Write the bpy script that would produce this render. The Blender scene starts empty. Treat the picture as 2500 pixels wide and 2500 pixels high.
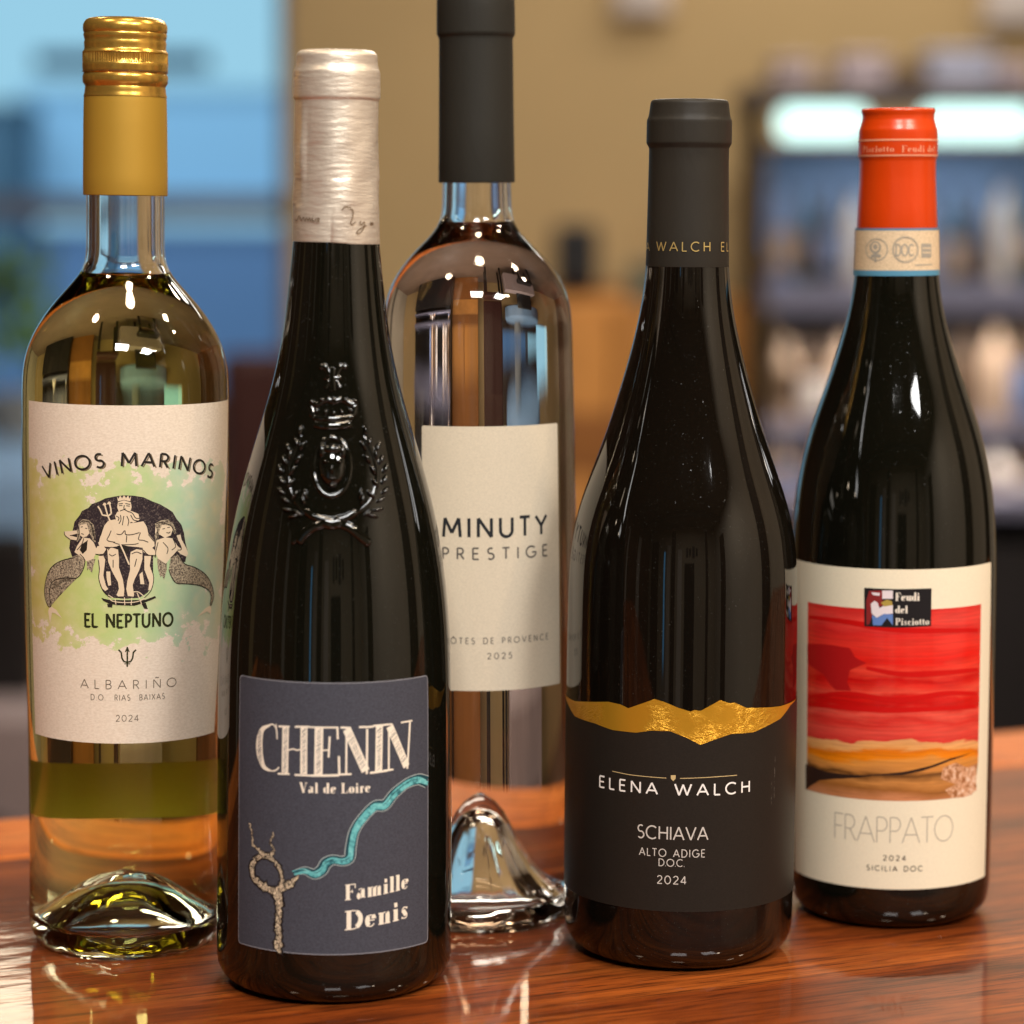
import bpy, bmesh, math, random
import numpy as np
from mathutils import Vector, Matrix
R = math.radians
random.seed(7); rng = np.random.default_rng(7)
scene = bpy.context.scene
COL = scene.collection

# ------------------------------------------------------------------ camera
H, FPX, HOR = 0.265, 6500.0, 500.0          # eye height over the bar, focal length and horizon row in a 2500 px frame
PITCH = math.atan((1250 - HOR) / FPX)
cam_d = bpy.data.cameras.new('camera'); cam = bpy.data.objects.new('camera', cam_d); COL.objects.link(cam)
cam.location = (0, 0, H); cam.rotation_euler = (R(90) - PITCH, 0, 0)
cam_d.sensor_width = 36; cam_d.lens = 36 * FPX / 2500
cam_d.clip_start = 0.02; cam_d.clip_end = 200
cam_d.dof.use_dof = True; cam_d.dof.focus_distance = 0.918; cam_d.dof.aperture_fstop = 5.8
scene.camera = cam
# ------------------------------------------------------------------ world, exposure
w = bpy.data.worlds.new('World'); scene.world = w; w.use_nodes = True
bg = w.node_tree.nodes['Background']; bg.inputs[0].default_value = (0.9, 0.8, 0.7, 1); bg.inputs[1].default_value = 0.05
scene.view_settings.view_transform = 'Standard'; scene.view_settings.look = 'None'
scene.view_settings.exposure = 0.42; scene.view_settings.gamma = 1
cy = scene.cycles
cy.use_denoising = True
try: cy.denoiser = 'OPENIMAGEDENOISE'
except Exception: pass
cy.max_bounces = 14; cy.transmission_bounces = 14; cy.glossy_bounces = 6; cy.diffuse_bounces = 4; cy.transparent_max_bounces = 16
cy.volume_bounces = 0; cy.sample_clamp_indirect = 6; cy.blur_glossy = 0.4
cy.caustics_refractive = True; cy.caustics_reflective = False

# ------------------------------------------------------------------ lamps of the room (ceiling panels, ceiling spots) and added fill lamps
CEIL = 1.72
def area(name, loc, shape, sx, sy, power, col):
    d = bpy.data.lights.new(name, 'AREA'); d.shape = shape; d.size = sx
    if shape in ('RECTANGLE', 'ELLIPSE'): d.size_y = sy
    d.energy = power; d.color = col
    o = bpy.data.objects.new(name, d); COL.objects.link(o); o.location = loc
    return o
area('ceiling_panel_light', (-0.02, -0.85, CEIL - .02), 'RECTANGLE', .55, .5, 42, (1, .985, .96))
area('ceiling_panel_light', (1.15, -0.85, CEIL - .02), 'RECTANGLE', .55, .5, 42, (1, .985, .96))
for x, y, p, s in ((.05, .66, 6, .24), (-.88, .45, 6, .22), (1.02, 1.0, 6, .20), (-.85, 2.0, 4, .13), (1.1, 2.6, 5, .14), (-.2, -2.2, 5, .16), (1.5, -.6, 12, .14), (1.5, .9, 12, .14)):  # last two are added to brighten the right wall mirrored in the glass
    area('ceiling_spot_and_fill', (x, y, CEIL - .02), 'DISK', s, s, p, (1, .80, .58))
area('far_wall_fill_light', (.5, 3.6, CEIL - .02), 'RECTANGLE', 1.6, .5, 44, (1, .92, .80))  # both are unseen fill lamps, added to brighten the far wall
area('far_wall_fill_light', (.9, 5.0, CEIL - .02), 'RECTANGLE', 1.8, .3, 14, (1, .92, .80))

# ------------------------------------------------------------------ helpers
def lin(r, g, b):
    f = lambda c: (c/255/12.92) if c/255 <= .04045 else ((c/255+.055)/1.055)**2.4
    return (f(r), f(g), f(b), 1)
def mat(name, col=(.5, .5, .5, 1), rough=.5, metal=0, coat=0, spec=.5, **kw):
    m = bpy.data.materials.new(name); m.use_nodes = True
    b = m.node_tree.nodes['Principled BSDF']
    b.inputs['Base Color'].default_value = col; b.inputs['Roughness'].default_value = rough
    b.inputs['Metallic'].default_value = metal; b.inputs['Coat Weight'].default_value = coat
    b.inputs['Coat Roughness'].default_value = kw.get('coat_rough', .03)
    b.inputs['Specular IOR Level'].default_value = spec
    return m
class NT:
    """tiny node-tree writer"""
    def __init__(s, m): s.t = m.node_tree; s.n = s.t.nodes; s.bsdf = s.n.get('Principled BSDF')
    def new(s, typ, **kw):
        n = s.n.new(typ)
        for k, v in kw.items():
            if k in n.inputs: n.inputs[k].default_value = v
            else: setattr(n, k, v)
        return n
    def link(s, a, b): s.t.links.new(a, b)
    def noise(s, scale, detail=4, rough=.55, dist=0, stretch=None, coord='Object', rot=(0, 0, 0)):
        tc = s.new('ShaderNodeTexCoord'); mp = s.new('ShaderNodeMapping'); s.link(tc.outputs[coord], mp.inputs[0])
        mp.inputs['Rotation'].default_value = rot
        if stretch: mp.inputs['Scale'].default_value = stretch
        n = s.new('ShaderNodeTexNoise'); n.inputs['Scale'].default_value = scale; n.inputs['Detail'].default_value = detail
        n.inputs['Roughness'].default_value = rough; n.inputs['Distortion'].default_value = dist
        s.link(mp.outputs[0], n.inputs['Vector']); return n
    def ramp(s, src, stops):
        r = s.new('ShaderNodeValToRGB'); e = r.color_ramp.elements
        while len(e) > 1: e.remove(e[-1])
        e[0].position, e[0].color = stops[0]
        for p, c in stops[1:]: x = e.new(p); x.color = c
        s.link(src, r.inputs[0]); return r
    def mix(s, fac, a, b, mode='MIX'):
        m = s.new('ShaderNodeMix'); m.data_type = 'RGBA'; m.blend_type = mode
        for v, i in ((fac, 0), (a, 6), (b, 7)):
            if hasattr(v, 'links') or hasattr(v, 'is_linked'): s.link(v, m.inputs[i])
            else: m.inputs[i].default_value = v
        return m.outputs[2]
    def math(s, op, a, b=0., clamp=False):
        m = s.new('ShaderNodeMath'); m.operation = op; m.use_clamp = clamp
        for v, i in ((a, 0), (b, 1)):
            if hasattr(v, 'is_linked'): s.link(v, m.inputs[i])
            else: m.inputs[i].default_value = v
        return m.outputs[0]
    def bump(s, src, strength=.2, dist=.001, also_coat=False):
        b = s.new('ShaderNodeBump'); b.inputs['Strength'].default_value = strength; b.inputs['Distance'].default_value = dist
        s.link(src, b.inputs['Height']); s.link(b.outputs[0], s.bsdf.inputs['Normal'])
        if also_coat: s.link(b.outputs[0], s.bsdf.inputs['Coat Normal'])
        return b
def mesh_obj(name, verts, faces, m, parent=None, smooth=True, angle=32, mats=None, fmat=None):
    me = bpy.data.meshes.new(name); me.from_pydata([tuple(v) for v in verts], [], faces); me.update()
    if smooth:
        me.shade_smooth()
        try: me.set_sharp_from_angle(angle=R(angle))
        except Exception: pass
    for x in (mats or [m]): me.materials.append(x)
    if fmat is not None: me.polygons.foreach_set('material_index', fmat)
    o = bpy.data.objects.new(name, me); COL.objects.link(o)
    if parent: o.parent = parent
    return o
def thing(name, label, cat, loc=(0, 0, 0), group=None, mw=None):
    o = bpy.data.objects.new(name, None); COL.objects.link(o); o.empty_display_size = .02
    o.location = loc
    if mw is not None: o.matrix_world = mw
    tag(o, label, cat, group); return o
def tag(o, label=None, cat=None, group=None, kind=None):
    if label: o['label'] = label
    if cat: o['category'] = cat
    if group: o['group'] = group
    if kind: o['kind'] = kind
    return o
def lathe(name, prof, m, parent=None, seg=128, rf=None, angle=32, close=False, mats=None, idx=None, zf=None):
    """prof: list of (r, z), bottom to top on the outside; poles where r == 0"""
    V, F, FM = [], [], []; rows = []
    for k, (r, z) in enumerate(prof):
        if r < 1e-7: rows.append([len(V)]); V.append((0, 0, z)); continue
        row = []
        for i in range(seg):
            t = 2*math.pi*i/seg
            rr = r if rf is None else rf(r, z, t, k)
            zz = z if zf is None else z + zf(t, k, z)
            row.append(len(V)); V.append((rr*math.sin(t), -rr*math.cos(t), zz))
        rows.append(row)
    pairs = list(zip(rows[:-1], rows[1:]))
    if close: pairs.append((rows[-1], rows[0]))
    for k, (a, b) in enumerate(pairs):
        for i in range(seg):
            j = (i+1) % seg
            if len(a) == 1 and len(b) == 1: continue
            if len(a) == 1: F.append((a[0], b[j], b[i]))
            elif len(b) == 1: F.append((a[i], a[j], b[0]))
            else: F.append((a[i], a[j], b[j], b[i]))
            FM.append(idx[k] if idx else 0)
    return mesh_obj(name, V, F, m, parent, angle=angle, mats=mats, fmat=FM)
def box(name, x0, x1, y0, y1, z0, z1, m, parent=None, bev=0):
    bm = bmesh.new()
    vs = [bm.verts.new((x, y, z)) for z in (z0, z1) for x, y in ((x0, y0), (x1, y0), (x1, y1), (x0, y1))]
    for f in ((3, 2, 1, 0), (4, 5, 6, 7), (0, 1, 5, 4), (1, 2, 6, 5), (2, 3, 7, 6), (3, 0, 4, 7)): bm.faces.new([vs[i] for i in f])
    if bev: bmesh.ops.bevel(bm, geom=list(bm.edges), offset=bev, segments=2, affect='EDGES', profile=.5)
    me = bpy.data.meshes.new(name); bm.to_mesh(me); bm.free()
    if bev:      # round the narrow bevel faces only; the broad faces stay truly flat
        me.shade_smooth(); me.set_sharp_from_angle(angle=R(12))
    me.materials.append(m)
    o = bpy.data.objects.new(name, me); COL.objects.link(o)
    if parent: o.parent = parent
    return o

# ---- camera mathematics: a pixel of the 2500 px photograph <-> a place in the world
sp, cp = math.sin(PITCH), math.cos(PITCH)
def ray(u, v):
    a, b = (u-1250)/FPX, (1250-v)/FPX
    return Vector((a, cp + b*sp, -sp + b*cp))
def project(p):
    x, y, z = p[0], p[1], p[2]-H
    d = y*cp - z*sp; up = y*sp + z*cp
    return 1250 + FPX*x/d, 1250 - FPX*up/d, d
def on_plane_z(u, v, z=0.): r = ray(u, v); return Vector((0, 0, H)) + r*((z-H)/r.z)
def on_plane_y(u, v, y): r = ray(u, v); return Vector((0, 0, H)) + r*(y/r.y)
def pchip(x, y, xi):
    x = np.array(x, float); y = np.array(y, float); h = np.diff(x); dl = np.diff(y)/h; n = len(x); d = np.zeros(n)
    for i in range(1, n-1):
        if dl[i-1]*dl[i] > 0:
            w1 = 2*h[i]+h[i-1]; w2 = h[i]+2*h[i-1]; d[i] = (w1+w2)/(w1/dl[i-1]+w2/dl[i])
    d[0], d[-1] = dl[0], dl[-1]
    k = np.clip(np.searchsorted(x, xi)-1, 0, n-2); t = (xi-x[k])/h[k]
    return ((1+2*t)*(1-t)**2*y[k] + t*(1-t)**2*h[k]*d[k] + t*t*(3-2*t)*y[k+1] + t*t*(t-1)*h[k]*d[k+1])

class Bottle:
    """placed from where it meets the bar; body = (row, half width) pairs read off the silhouette, bottom to top"""
    def __init__(s, name, label, u, v, lean, body, heel=.006, sig=5):
        s.P = on_plane_z(u, v)
        phi = math.atan2(-s.P.x, s.P.y)
        s.M = Matrix.Translation(s.P) @ Matrix.Rotation(R(lean), 4, 'Y') @ Matrix.Rotation(phi, 4, 'Z')
        s.root = thing(name, label, 'wine bottle', mw=s.M)
        zs, rs = [], []
        for y, hw in body: z, r = s.zr(y, hw); zs.append(z); rs.append(r)
        s.base_r = rs[0]
        zi = np.arange(0, zs[-1]+.0004, .0008)
        zz = [-.02]+zs if zs[0] > -.01 else zs; rr = [rs[0]]+rs if zs[0] > -.01 else rs
        r = pchip(zz, rr, zi)
        if sig:
            k = np.exp(-.5*(np.arange(-3*sig, 3*sig+1)/sig)**2); k /= k.sum()
            pad = 3*sig; e = np.concatenate([np.full(pad, r[0]), r, r[-1]+(r[-1]-r[-2])*np.arange(1, pad+1)])
            r = np.convolve(e, k, 'valid')
        s.zi, s.ri = zi, r; s.ztop = zi[-1]; s.heel = heel
    def zr(s, y, hw):
        lo, hi = -.05, .6
        for _ in range(40):
            mid = (lo+hi)/2
            if project(s.M @ Vector((0, 0, mid)))[1] > y: lo = mid
            else: hi = mid
        z = (lo+hi)/2; return z, hw*project(s.M @ Vector((0, 0, z)))[2]/FPX
    def rad(s, z): return float(np.interp(z, s.zi, s.ri))
    def axis_x(s, y): z, _ = s.zr(y, 0); return project(s.M @ Vector((0, 0, z)))[0]
    def outer(s, z1=None, step=3):
        h = s.heel; pts = []
        for k in range(7):
            a = math.pi/2*k/6; pts.append((s.base_r - h*1.0 + h*math.sin(a)*1.0, h*(1-math.cos(a))))
        sel = [(float(r), float(z)) for z, r in zip(s.zi[::step], s.ri[::step]) if z > h*1.15 and (z1 is None or z <= z1)]
        return pts + sel
    def surf(s, u, v, rf=None, off=0.):
        """pixel -> (angle round the bottle, height) on its front surface"""
        z, _ = s.zr(v, 0); th = 0.
        for _ in range(14):
            r = (rf or s.rad)(z) + off
            q = s.M @ Vector((r*math.sin(th), -r*math.cos(th), z)); x, y, d = project(q)
            c = max(.25, math.cos(th)); th += max(-.3, min(.3, (u-x)*d/FPX/(r*c))); th = max(-1.5, min(1.5, th))
            z -= (v-y)*d/FPX
        return th, z

# ------------------------------------------------------------------ materials of the bottles
def glass_mat(name, ior=1.5, col=(1, 1, 1, 1), rough=0.):
    m = bpy.data.materials.new(name); m.use_nodes = True; n = m.node_tree.nodes; n.remove(n['Principled BSDF'])
    g = n.new('ShaderNodeBsdfGlass'); g.inputs['IOR'].default_value = ior; g.inputs['Color'].default_value = col; g.inputs['Roughness'].default_value = rough
    m.node_tree.links.new(g.outputs[0], n['Material Output'].inputs[0]); return m
def wine_mat(name, level, col, dens):
    m = bpy.data.materials.new(name); m.use_nodes = True; t = NT(m); t.n.remove(t.bsdf)
    g = t.new('ShaderNodeBsdfGlass'); g.inputs['IOR'].default_value = 1.34; g.inputs['Roughness'].default_value = 0
    tr = t.new('ShaderNodeBsdfTransparent'); mx = t.new('ShaderNodeMixShader')
    tc = t.new('ShaderNodeTexCoord'); sx = t.new('ShaderNodeSeparateXYZ'); t.link(tc.outputs['Object'], sx.inputs[0])
    t.link(t.math('GREATER_THAN', sx.outputs[2], level-.0003), mx.inputs[0])
    t.link(tr.outputs[0], mx.inputs[1]); t.link(g.outputs[0], mx.inputs[2])
    out = t.n['Material Output']; t.link(mx.outputs[0], out.inputs[0])
    v = t.new('ShaderNodeVolumeAbsorption'); v.inputs['Color'].default_value = col; v.inputs['Density'].default_value = dens
    t.link(v.outputs[0], out.inputs[1]); return m
def dark_glass(name, col):
    m = mat(name, col, .035, spec=.62); t = NT(m)
    n = t.noise(60, 3, .5, stretch=(1, 1, .12)); t.bump(n.outputs[0], .05, .0006)
    d = t.noise(900, 2, .5); r = t.ramp(d.outputs[0], [(.70, (.03, .03, .03, 1)), (.78, (.35, .35, .35, 1))]); t.link(r.outputs[0], t.bsdf.inputs['Roughness'])
    sm = t.noise(2600, 1, .5); sp_ = t.ramp(sm.outputs[0], [(.745, col), (.80, (.10, .10, .09, 1))]); t.link(sp_.outputs[0], t.bsdf.inputs['Base Color'])
    return m
M = {}
M['glass'] = glass_mat('clear_glass'); M['glass_wet'] = glass_mat('clear_glass_against_wine', 1.119)
M['dark1'] = dark_glass('dark_olive_glass', (.0040, .0038, .0022, 1))
M['crest'] = mat('moulded_dark_glass', (.004, .0038, .0022, 1), .012, spec=.75)
M['dark2'] = dark_glass('black_brown_glass', (.0045, .0032, .002, 1))
def paper(name, col, rough=.6, var=.04, bump=.06, dent=0.):
    m = mat(name, col, rough, spec=.2); t = NT(m)
    n = t.noise(1400, 3, .6, stretch=(1, 1, 1.6)); c2 = tuple(max(0, c*(1-var*2.2)) for c in col[:3])+(1,)
    r = t.ramp(n.outputs[0], [(.35, c2), (.62, col)]); t.link(r.outputs[0], t.bsdf.inputs['Base Color'])
    b1 = t.bump(n.outputs[0], bump, .0002)
    if dent:
        d = t.noise(75, 3, .6, dist=.8, stretch=(1, 1, .5)); b2 = t.new('ShaderNodeBump'); b2.inputs['Strength'].default_value = dent; b2.inputs['Distance'].default_value = .0010
        t.link(d.outputs[0], b2.inputs['Height']); t.link(b2.outputs[0], b1.inputs['Normal'])
    return m

# ------------------------------------------------------------------ bottles
B1 = Bottle('wine_bottle', 'clear glass bottle of pale yellow wine with gold screw cap and green washed cream label', 309, 2284, -.0, [
    (2310, 233), (2260, 235), (2100, 233), (1800, 236), (1600, 241), (1300, 247), (1100, 250), (973, 250), (930, 249.5), (905, 248.5), (880, 245), (854, 239), (828, 229), (802, 216.5), (776, 200.5), (750, 182),
    (724, 160), (698, 136), (680, 118), (666, 106), (652, 99), (630, 95.5), (600, 95), (476, 95), (60, 94)], heel=.007, sig=4)
B2 = Bottle('wine_bottle', 'black glass bottle with silvery foil cap, embossed crest and slate blue label', 816, 2380, -.0, [
    (2400, 285), (1700, 284.5), (1600, 282.5), (1470, 275), (1360, 262), (1252, 243), (1143, 215), (1035, 183), (980, 166), (926, 152), (872, 140), (817, 130.5), (763, 123),
    (709, 117), (654, 111), (597, 105.5), (450, 99), (130, 92)], heel=.009, sig=8)
B3 = Bottle('wine_bottle', 'tall clear bottle of pale rose wine with matt black cap, standing at the back', 1173, 2220, 0, [
    (2240, 238), (2100, 239), (1100, 236), (850, 232), (800, 231), (776, 229.5), (750, 226.5), (724, 221), (698, 211), (673, 198), (647, 180), (621, 159), (600, 138), (579, 116), (559, 99), (543, 90), (525, 85.5),
    (490, 84), (440, 83), (-60, 82)], heel=.006, sig=3)
B4 = Bottle('wine_bottle', 'black glass bottle with matt black cap and black label under a gold mountain foil', 1654, 2305, 0, [
    (2330, 276), (2150, 278), (1930, 279.5), (1500, 280), (1420, 279), (1352, 276), (1285, 267), (1217, 250), (1183, 238), (1132, 219), (1080, 200), (1028, 183), (976, 167.5), (924, 152.5), (873, 138.5), (821, 126),
    (769, 115), (717, 106.5), (650, 100.5), (450, 95), (245, 90)], heel=.010, sig=8)
B5 = Bottle('wine_bottle', 'black glass bottle with orange red cap and cream label showing a red sunset painting', 2170, 2214, 0, [
    (2240, 238), (2150, 241), (1900, 244.5), (1500, 248), (1400, 248.5), (1300, 246.5), (1237, 242.5), (1170, 235), (1103, 222), (1035, 203), (968, 179), (901, 155), (852, 140), (816, 129), (780, 119.5), (743, 111.5),
    (707, 105), (671, 100), (562, 96), (450, 90), (270, 84)], heel=.009, sig=8)
BOT = (B1, B2, B3, B4, B5)
# each bottle stands within a fraction of a degree of plumb, as seen
def set_lean(B, v_top, u_top):
    z, _ = B.zr(v_top, 0); phi = math.atan2(-B.P.x, B.P.y); lo, hi = R(-3), R(3)
    for _ in range(30):
        mid = (lo+hi)/2
        Mx = Matrix.Translation(B.P) @ Matrix.Rotation(mid, 4, 'Y') @ Matrix.Rotation(phi, 4, 'Z')
        if project(Mx @ Vector((0, 0, z)))[0] < u_top: lo = mid
        else: hi = mid
    B.M = Mx; B.root.matrix_world = Mx; B.lean = math.degrees(mid)
set_lean(B1, 300, 306); set_lean(B2, 300, 822); set_lean(B3, 300, 1163); set_lean(B4, 300, 1683); set_lean(B5, 300, 2193)

def clear_bottle(B, level_px, punt_h, punt_prof, wcol, wdens, wall=.0030, rim=.86):
    zt = B.ztop
    out = B.outer()
    rb = B.base_r
    pr = [(0., punt_h)] + [(rb*rim*a, punt_h*b) for a, b in punt_prof] + [(rb*rim, .0006), (rb*rim+.0015, 0.)]
    outer = pr + [p for p in out if p[0] > rb*rim + .002 or p[1] > .03]
    zb = .0065
    inn = []
    for r, z in reversed(outer[len(pr):]):
        if z > .016: inn.append((r-wall, z))
    rl = inn[-1][0]
    inn += [(rl-.0004, .0125), (rl-.0022, .0092), (rl-.006, .0074)]
    t = .0055
    pin = [(rb*rim*a*.93 + .0, punt_h*b + t) for a, b in punt_prof]
    inn += [p for p in reversed(pin) if p[0] < rl-.008] + [(0., punt_h + t + .001)]
    z_lv = B.zr(level_px, 0)[0]
    # split ring at the wine level
    k = next(i for i, p in enumerate(inn) if p[1] < z_lv); a, b_ = inn[k-1], inn[k]
    f = (a[1]-z_lv)/(a[1]-b_[1]); lv = (a[0]+(b_[0]-a[0])*f, z_lv); inn.insert(k, lv)
    prof = outer + inn
    idx = [0]*(len(outer)-1) + [0] + [0]*(k) + [1]*(len(inn)-k-1)
    rip = lambda r, z, t_, k_: r*(1 + (.010*math.sin(3*t_+1+B.P.x*50) + .018*math.sin(7*t_+z*260) + .012*math.sin(11*t_-z*520) + .005*math.sin(23*t_+z*900))*min(1, r/.006)*max(0, 1-r/(rb*.84))**.5) if (k_ < len(pr)-2 or k_ > len(prof)-len(punt_prof)-2) and r > .001 else r
    lathe('glass', prof, None, B.root, seg=160, mats=[M['glass'], M['glass_wet']], idx=idx, angle=60, rf=rip)
    e = .00003
    wp = [(max(0., r-e), z+e) for r, z in reversed(inn[k:])]
    wp[-1] = (wp[-1][0], z_lv-.0001); wp.append((wp[-1][0]-.0015, z_lv-.0006)); wp.append((0., z_lv-.0006))
    wp[-3] = (wp[-3][0], z_lv+.0002)
    B.level = z_lv
    lathe('wine', wp, wine_mat('pale_wine', z_lv-.001, wcol, wdens), B.root, seg=160, angle=60)
clear_bottle(B1, 672, .021, [(.12, .985), (.25, .93), (.4, .80), (.55, .60), (.68, .40), (.8, .22), (.9, .09)], (.895, .875, .24, 1), 21, rim=.88)
clear_bottle(B3, 545, .041, [(.07, .985), (.14, .94), (.22, .84), (.31, .66), (.42, .46), (.56, .27), (.72, .13), (.88, .04)], (.93, .80, .66, 1), 8, rim=.88)
for B, m, ph in ((B2, M['dark1'], .02), (B4, M['dark2'], .02), (B5, M['dark1'], .02)):
    p = B.outer()
    lathe('glass', [(0., .012), (B.base_r*.6, .006), (p[0][0]-.004, .0004)] + p + [(p[-1][0]-.003, p[-1][1])], m, B.root, seg=160, angle=50)

# ------------------------------------------------------------------ caps
def cap_prof(B, pts, inset=None):
    return [(B.zr(y, hw)[1], B.zr(y, hw)[0]) for y, hw in pts]
def smoothprof(p, n=3):
    """round the corners of a (r, z) profile a little"""
    out = [p[0]]
    for i in range(1, len(p)-1):
        a, b, c = Vector(p[i-1]), Vector(p[i]), Vector(p[i+1])
        la, lc = (b-a).length, (c-b).length; d = min(.0007, la*.35, lc*.35)
        p0 = b + (a-b).normalized()*d; p2 = b + (c-b).normalized()*d
        for k in range(n+1):
            t = k/n; q = p0*(1-t)**2 + b*2*t*(1-t) + p2*t*t; out.append((q.x, q.y))
    out.append(p[-1]); return out
def brushed(name, col, rough, metal, bumps=.1, scale=300, stretch=(1, 1, 8), dist=.0003):
    m = mat(name, col, rough, metal); t = NT(m); n = t.noise(scale, 4, .6, stretch=stretch)
    t.bump(n.outputs[0], bumps, dist); return m
goldsatin = brushed('mustard_gold_lacquer', lin(190, 148, 54), .45, .4, .03)
goldshine = brushed('gold_metal', lin(216, 168, 76), .26, .8, .03)
# B1 screw cap: sleeve, knurled top
lathe('cap_sleeve', smoothprof(cap_prof(B1, [(477, 95), (477.5, 102.3), (430, 102.6), (300, 101.6), (248, 100.5), (237, 100)])), goldsatin, B1.root, seg=128)
def knurl(r, z, t, k):
    y0, y1 = B1.zr(156, 0)[0], B1.zr(131, 0)[0]
    if y0 < z < y1: return r - (.00035 if int(t/(2*math.pi)*232) % 2 else 0.)
    return r
cp_ = cap_prof(B1, [(237.5, 101), (234, 100.8), (229, 99), (223, 98.5), (217, 98.0), (213, 97), (208, 99.5), (203, 103), (196, 103.6), (190, 103.8), (185, 102.8), (181, 100.6), (177, 102.5), (171, 103.5), (166, 103.8),
     (163, 104.2), (157, 104.2), (156, 103.6), (143, 103.6), (132, 103.6), (131, 104), (127, 103), (124, 100), (120, 99), (112, 99.5), (105, 100), (102, 98.8), (98, 98.5), (93, 100), (86, 101.6), (82, 99.8), (78, 101.8), (70, 102.6), (63, 102), (56, 99), (50, 94.5), (46.5, 88), (45, 80), (44.5, 60), (44.5, 0)])
lathe('screw_cap', cp_, goldshine, B1.root, seg=464, rf=knurl, angle=40)
# tear bridges under the knurling
slot = mat('dark_slot', lin(90, 58, 14), .5); V, F = [], []
for i in range(12):
    a0, a1 = 2*math.pi*(i+.03)/12+.1, 2*math.pi*(i+.95)/12+.1
    z0, z1 = B1.zr(177.6, 0)[0], B1.zr(175.2, 0)[0]; rr = B1.zr(176, 103.9)[1]
    for s_ in range(8):
        t0 = a0+(a1-a0)*s_/8; t1 = a0+(a1-a0)*(s_+1)/8; b0 = len(V)
        V += [(rr*math.sin(t0), -rr*math.cos(t0), z0), (rr*math.sin(t1), -rr*math.cos(t1), z0), (rr*math.sin(t1), -rr*math.cos(t1), z1), (rr*math.sin(t0), -rr*math.cos(t0), z1)]
        F.append((b0, b0+1, b0+2, b0+3))
mesh_obj('tear_slots', V, F, slot, B1.root, smooth=False)
# B2 foil capsule, crinkled
foil = mat('champagne_foil', lin(224, 210, 192), .42, .6); t_ = NT(foil)
n1 = t_.noise(120, 4, .6, stretch=(1, 1, 5.5)); n2 = t_.noise(75, 2, .5, dist=1.6, stretch=(1, 1, .7))
t_.bump(t_.mix(.35, n1.outputs[0], n2.outputs[0]), .55, .0009)
def slant(t, k, z): return (.0009*math.sin(t) * -1.2) if k < 4 else 0.
zcb = B2.zr(591, 0)[0]
prof2 = smoothprof(cap_prof(B2, [(592, 101), (591.5, 106.2), (500, 105), (440, 103.6), (350, 102.4), (252, 101.8), (246, 102.2), (241, 105.6), (236, 106.4), (180, 105.8), (175, 105.2), (168, 102.4), (160, 100.2), (152, 99.6), (140, 99.4), (134, 98.6), (128, 94), (124, 88), (123, 60), (123, 0)]))
lathe('foil_capsule', prof2, foil, B2.root, seg=200, rf=lambda r, z, t, k: r + (.00022*math.sin(3*t+z*400)+.00016*math.sin(7*t-z*900) + (.0011 if abs((t-5.35)) < .16 else 0)*max(0, 1-abs(z-(zcb+.030))/.016)*math.cos((t-5.35)/.16*1.57) if zcb+.004 < z < zcb+.042 else 0), zf=slant, angle=50)
matt = paper('matt_black_foil', lin(44, 42, 37), .5, .03, .03, dent=.18)
matt2 = paper('matt_charcoal_foil', lin(46, 42, 36), .48, .03, .03, dent=.22)
lathe('foil_capsule', smoothprof(cap_prof(B3, [(446, 86), (445.5, 93.2), (300, 91.6), (98, 90.2), (92, 91), (87, 94.5), (82, 96), (20, 95.6), (0, 95), (-8, 92), (-40, 91), (-46, 86), (-46, 0)])), matt, B3.root, seg=128)
lathe('foil_capsule', smoothprof(cap_prof(B4, [(651.5, 96), (651, 101.6), (560, 100), (459, 98.4), (400, 97.6), (362, 97.6), (355, 101.5), (350, 104), (345, 104.2), (300, 104), (294, 103.6), (287, 100.6), (280, 99), (262, 96.5), (252, 95.5), (246, 92.5), (243.5, 86), (243, 70), (243, 0)])), matt2, B4.root, seg=128)
orange = mat('orange_red_foil', lin(214, 64, 4), .33, .1, coat=.2, coat_rough=.2, spec=.4); t_ = NT(orange); n1 = t_.noise(60, 3, .6, dist=.6, stretch=(1, 1, .4)); t_.bump(n1.outputs[0], .22, .001, True)
lathe('foil_capsule', smoothprof(cap_prof(B5, [(566, 92), (565.5, 98.0), (500, 95.2), (435, 92.4), (392, 92.2), (385, 94.8), (378, 96), (330, 96), (318, 95.6), (309, 92.4), (300, 90), (293, 88), (283, 87.6), (278, 89), (272, 90.4), (267.5, 89), (265.6, 86), (265, 75), (265, 0)])), orange, B5.root, seg=128)

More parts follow.
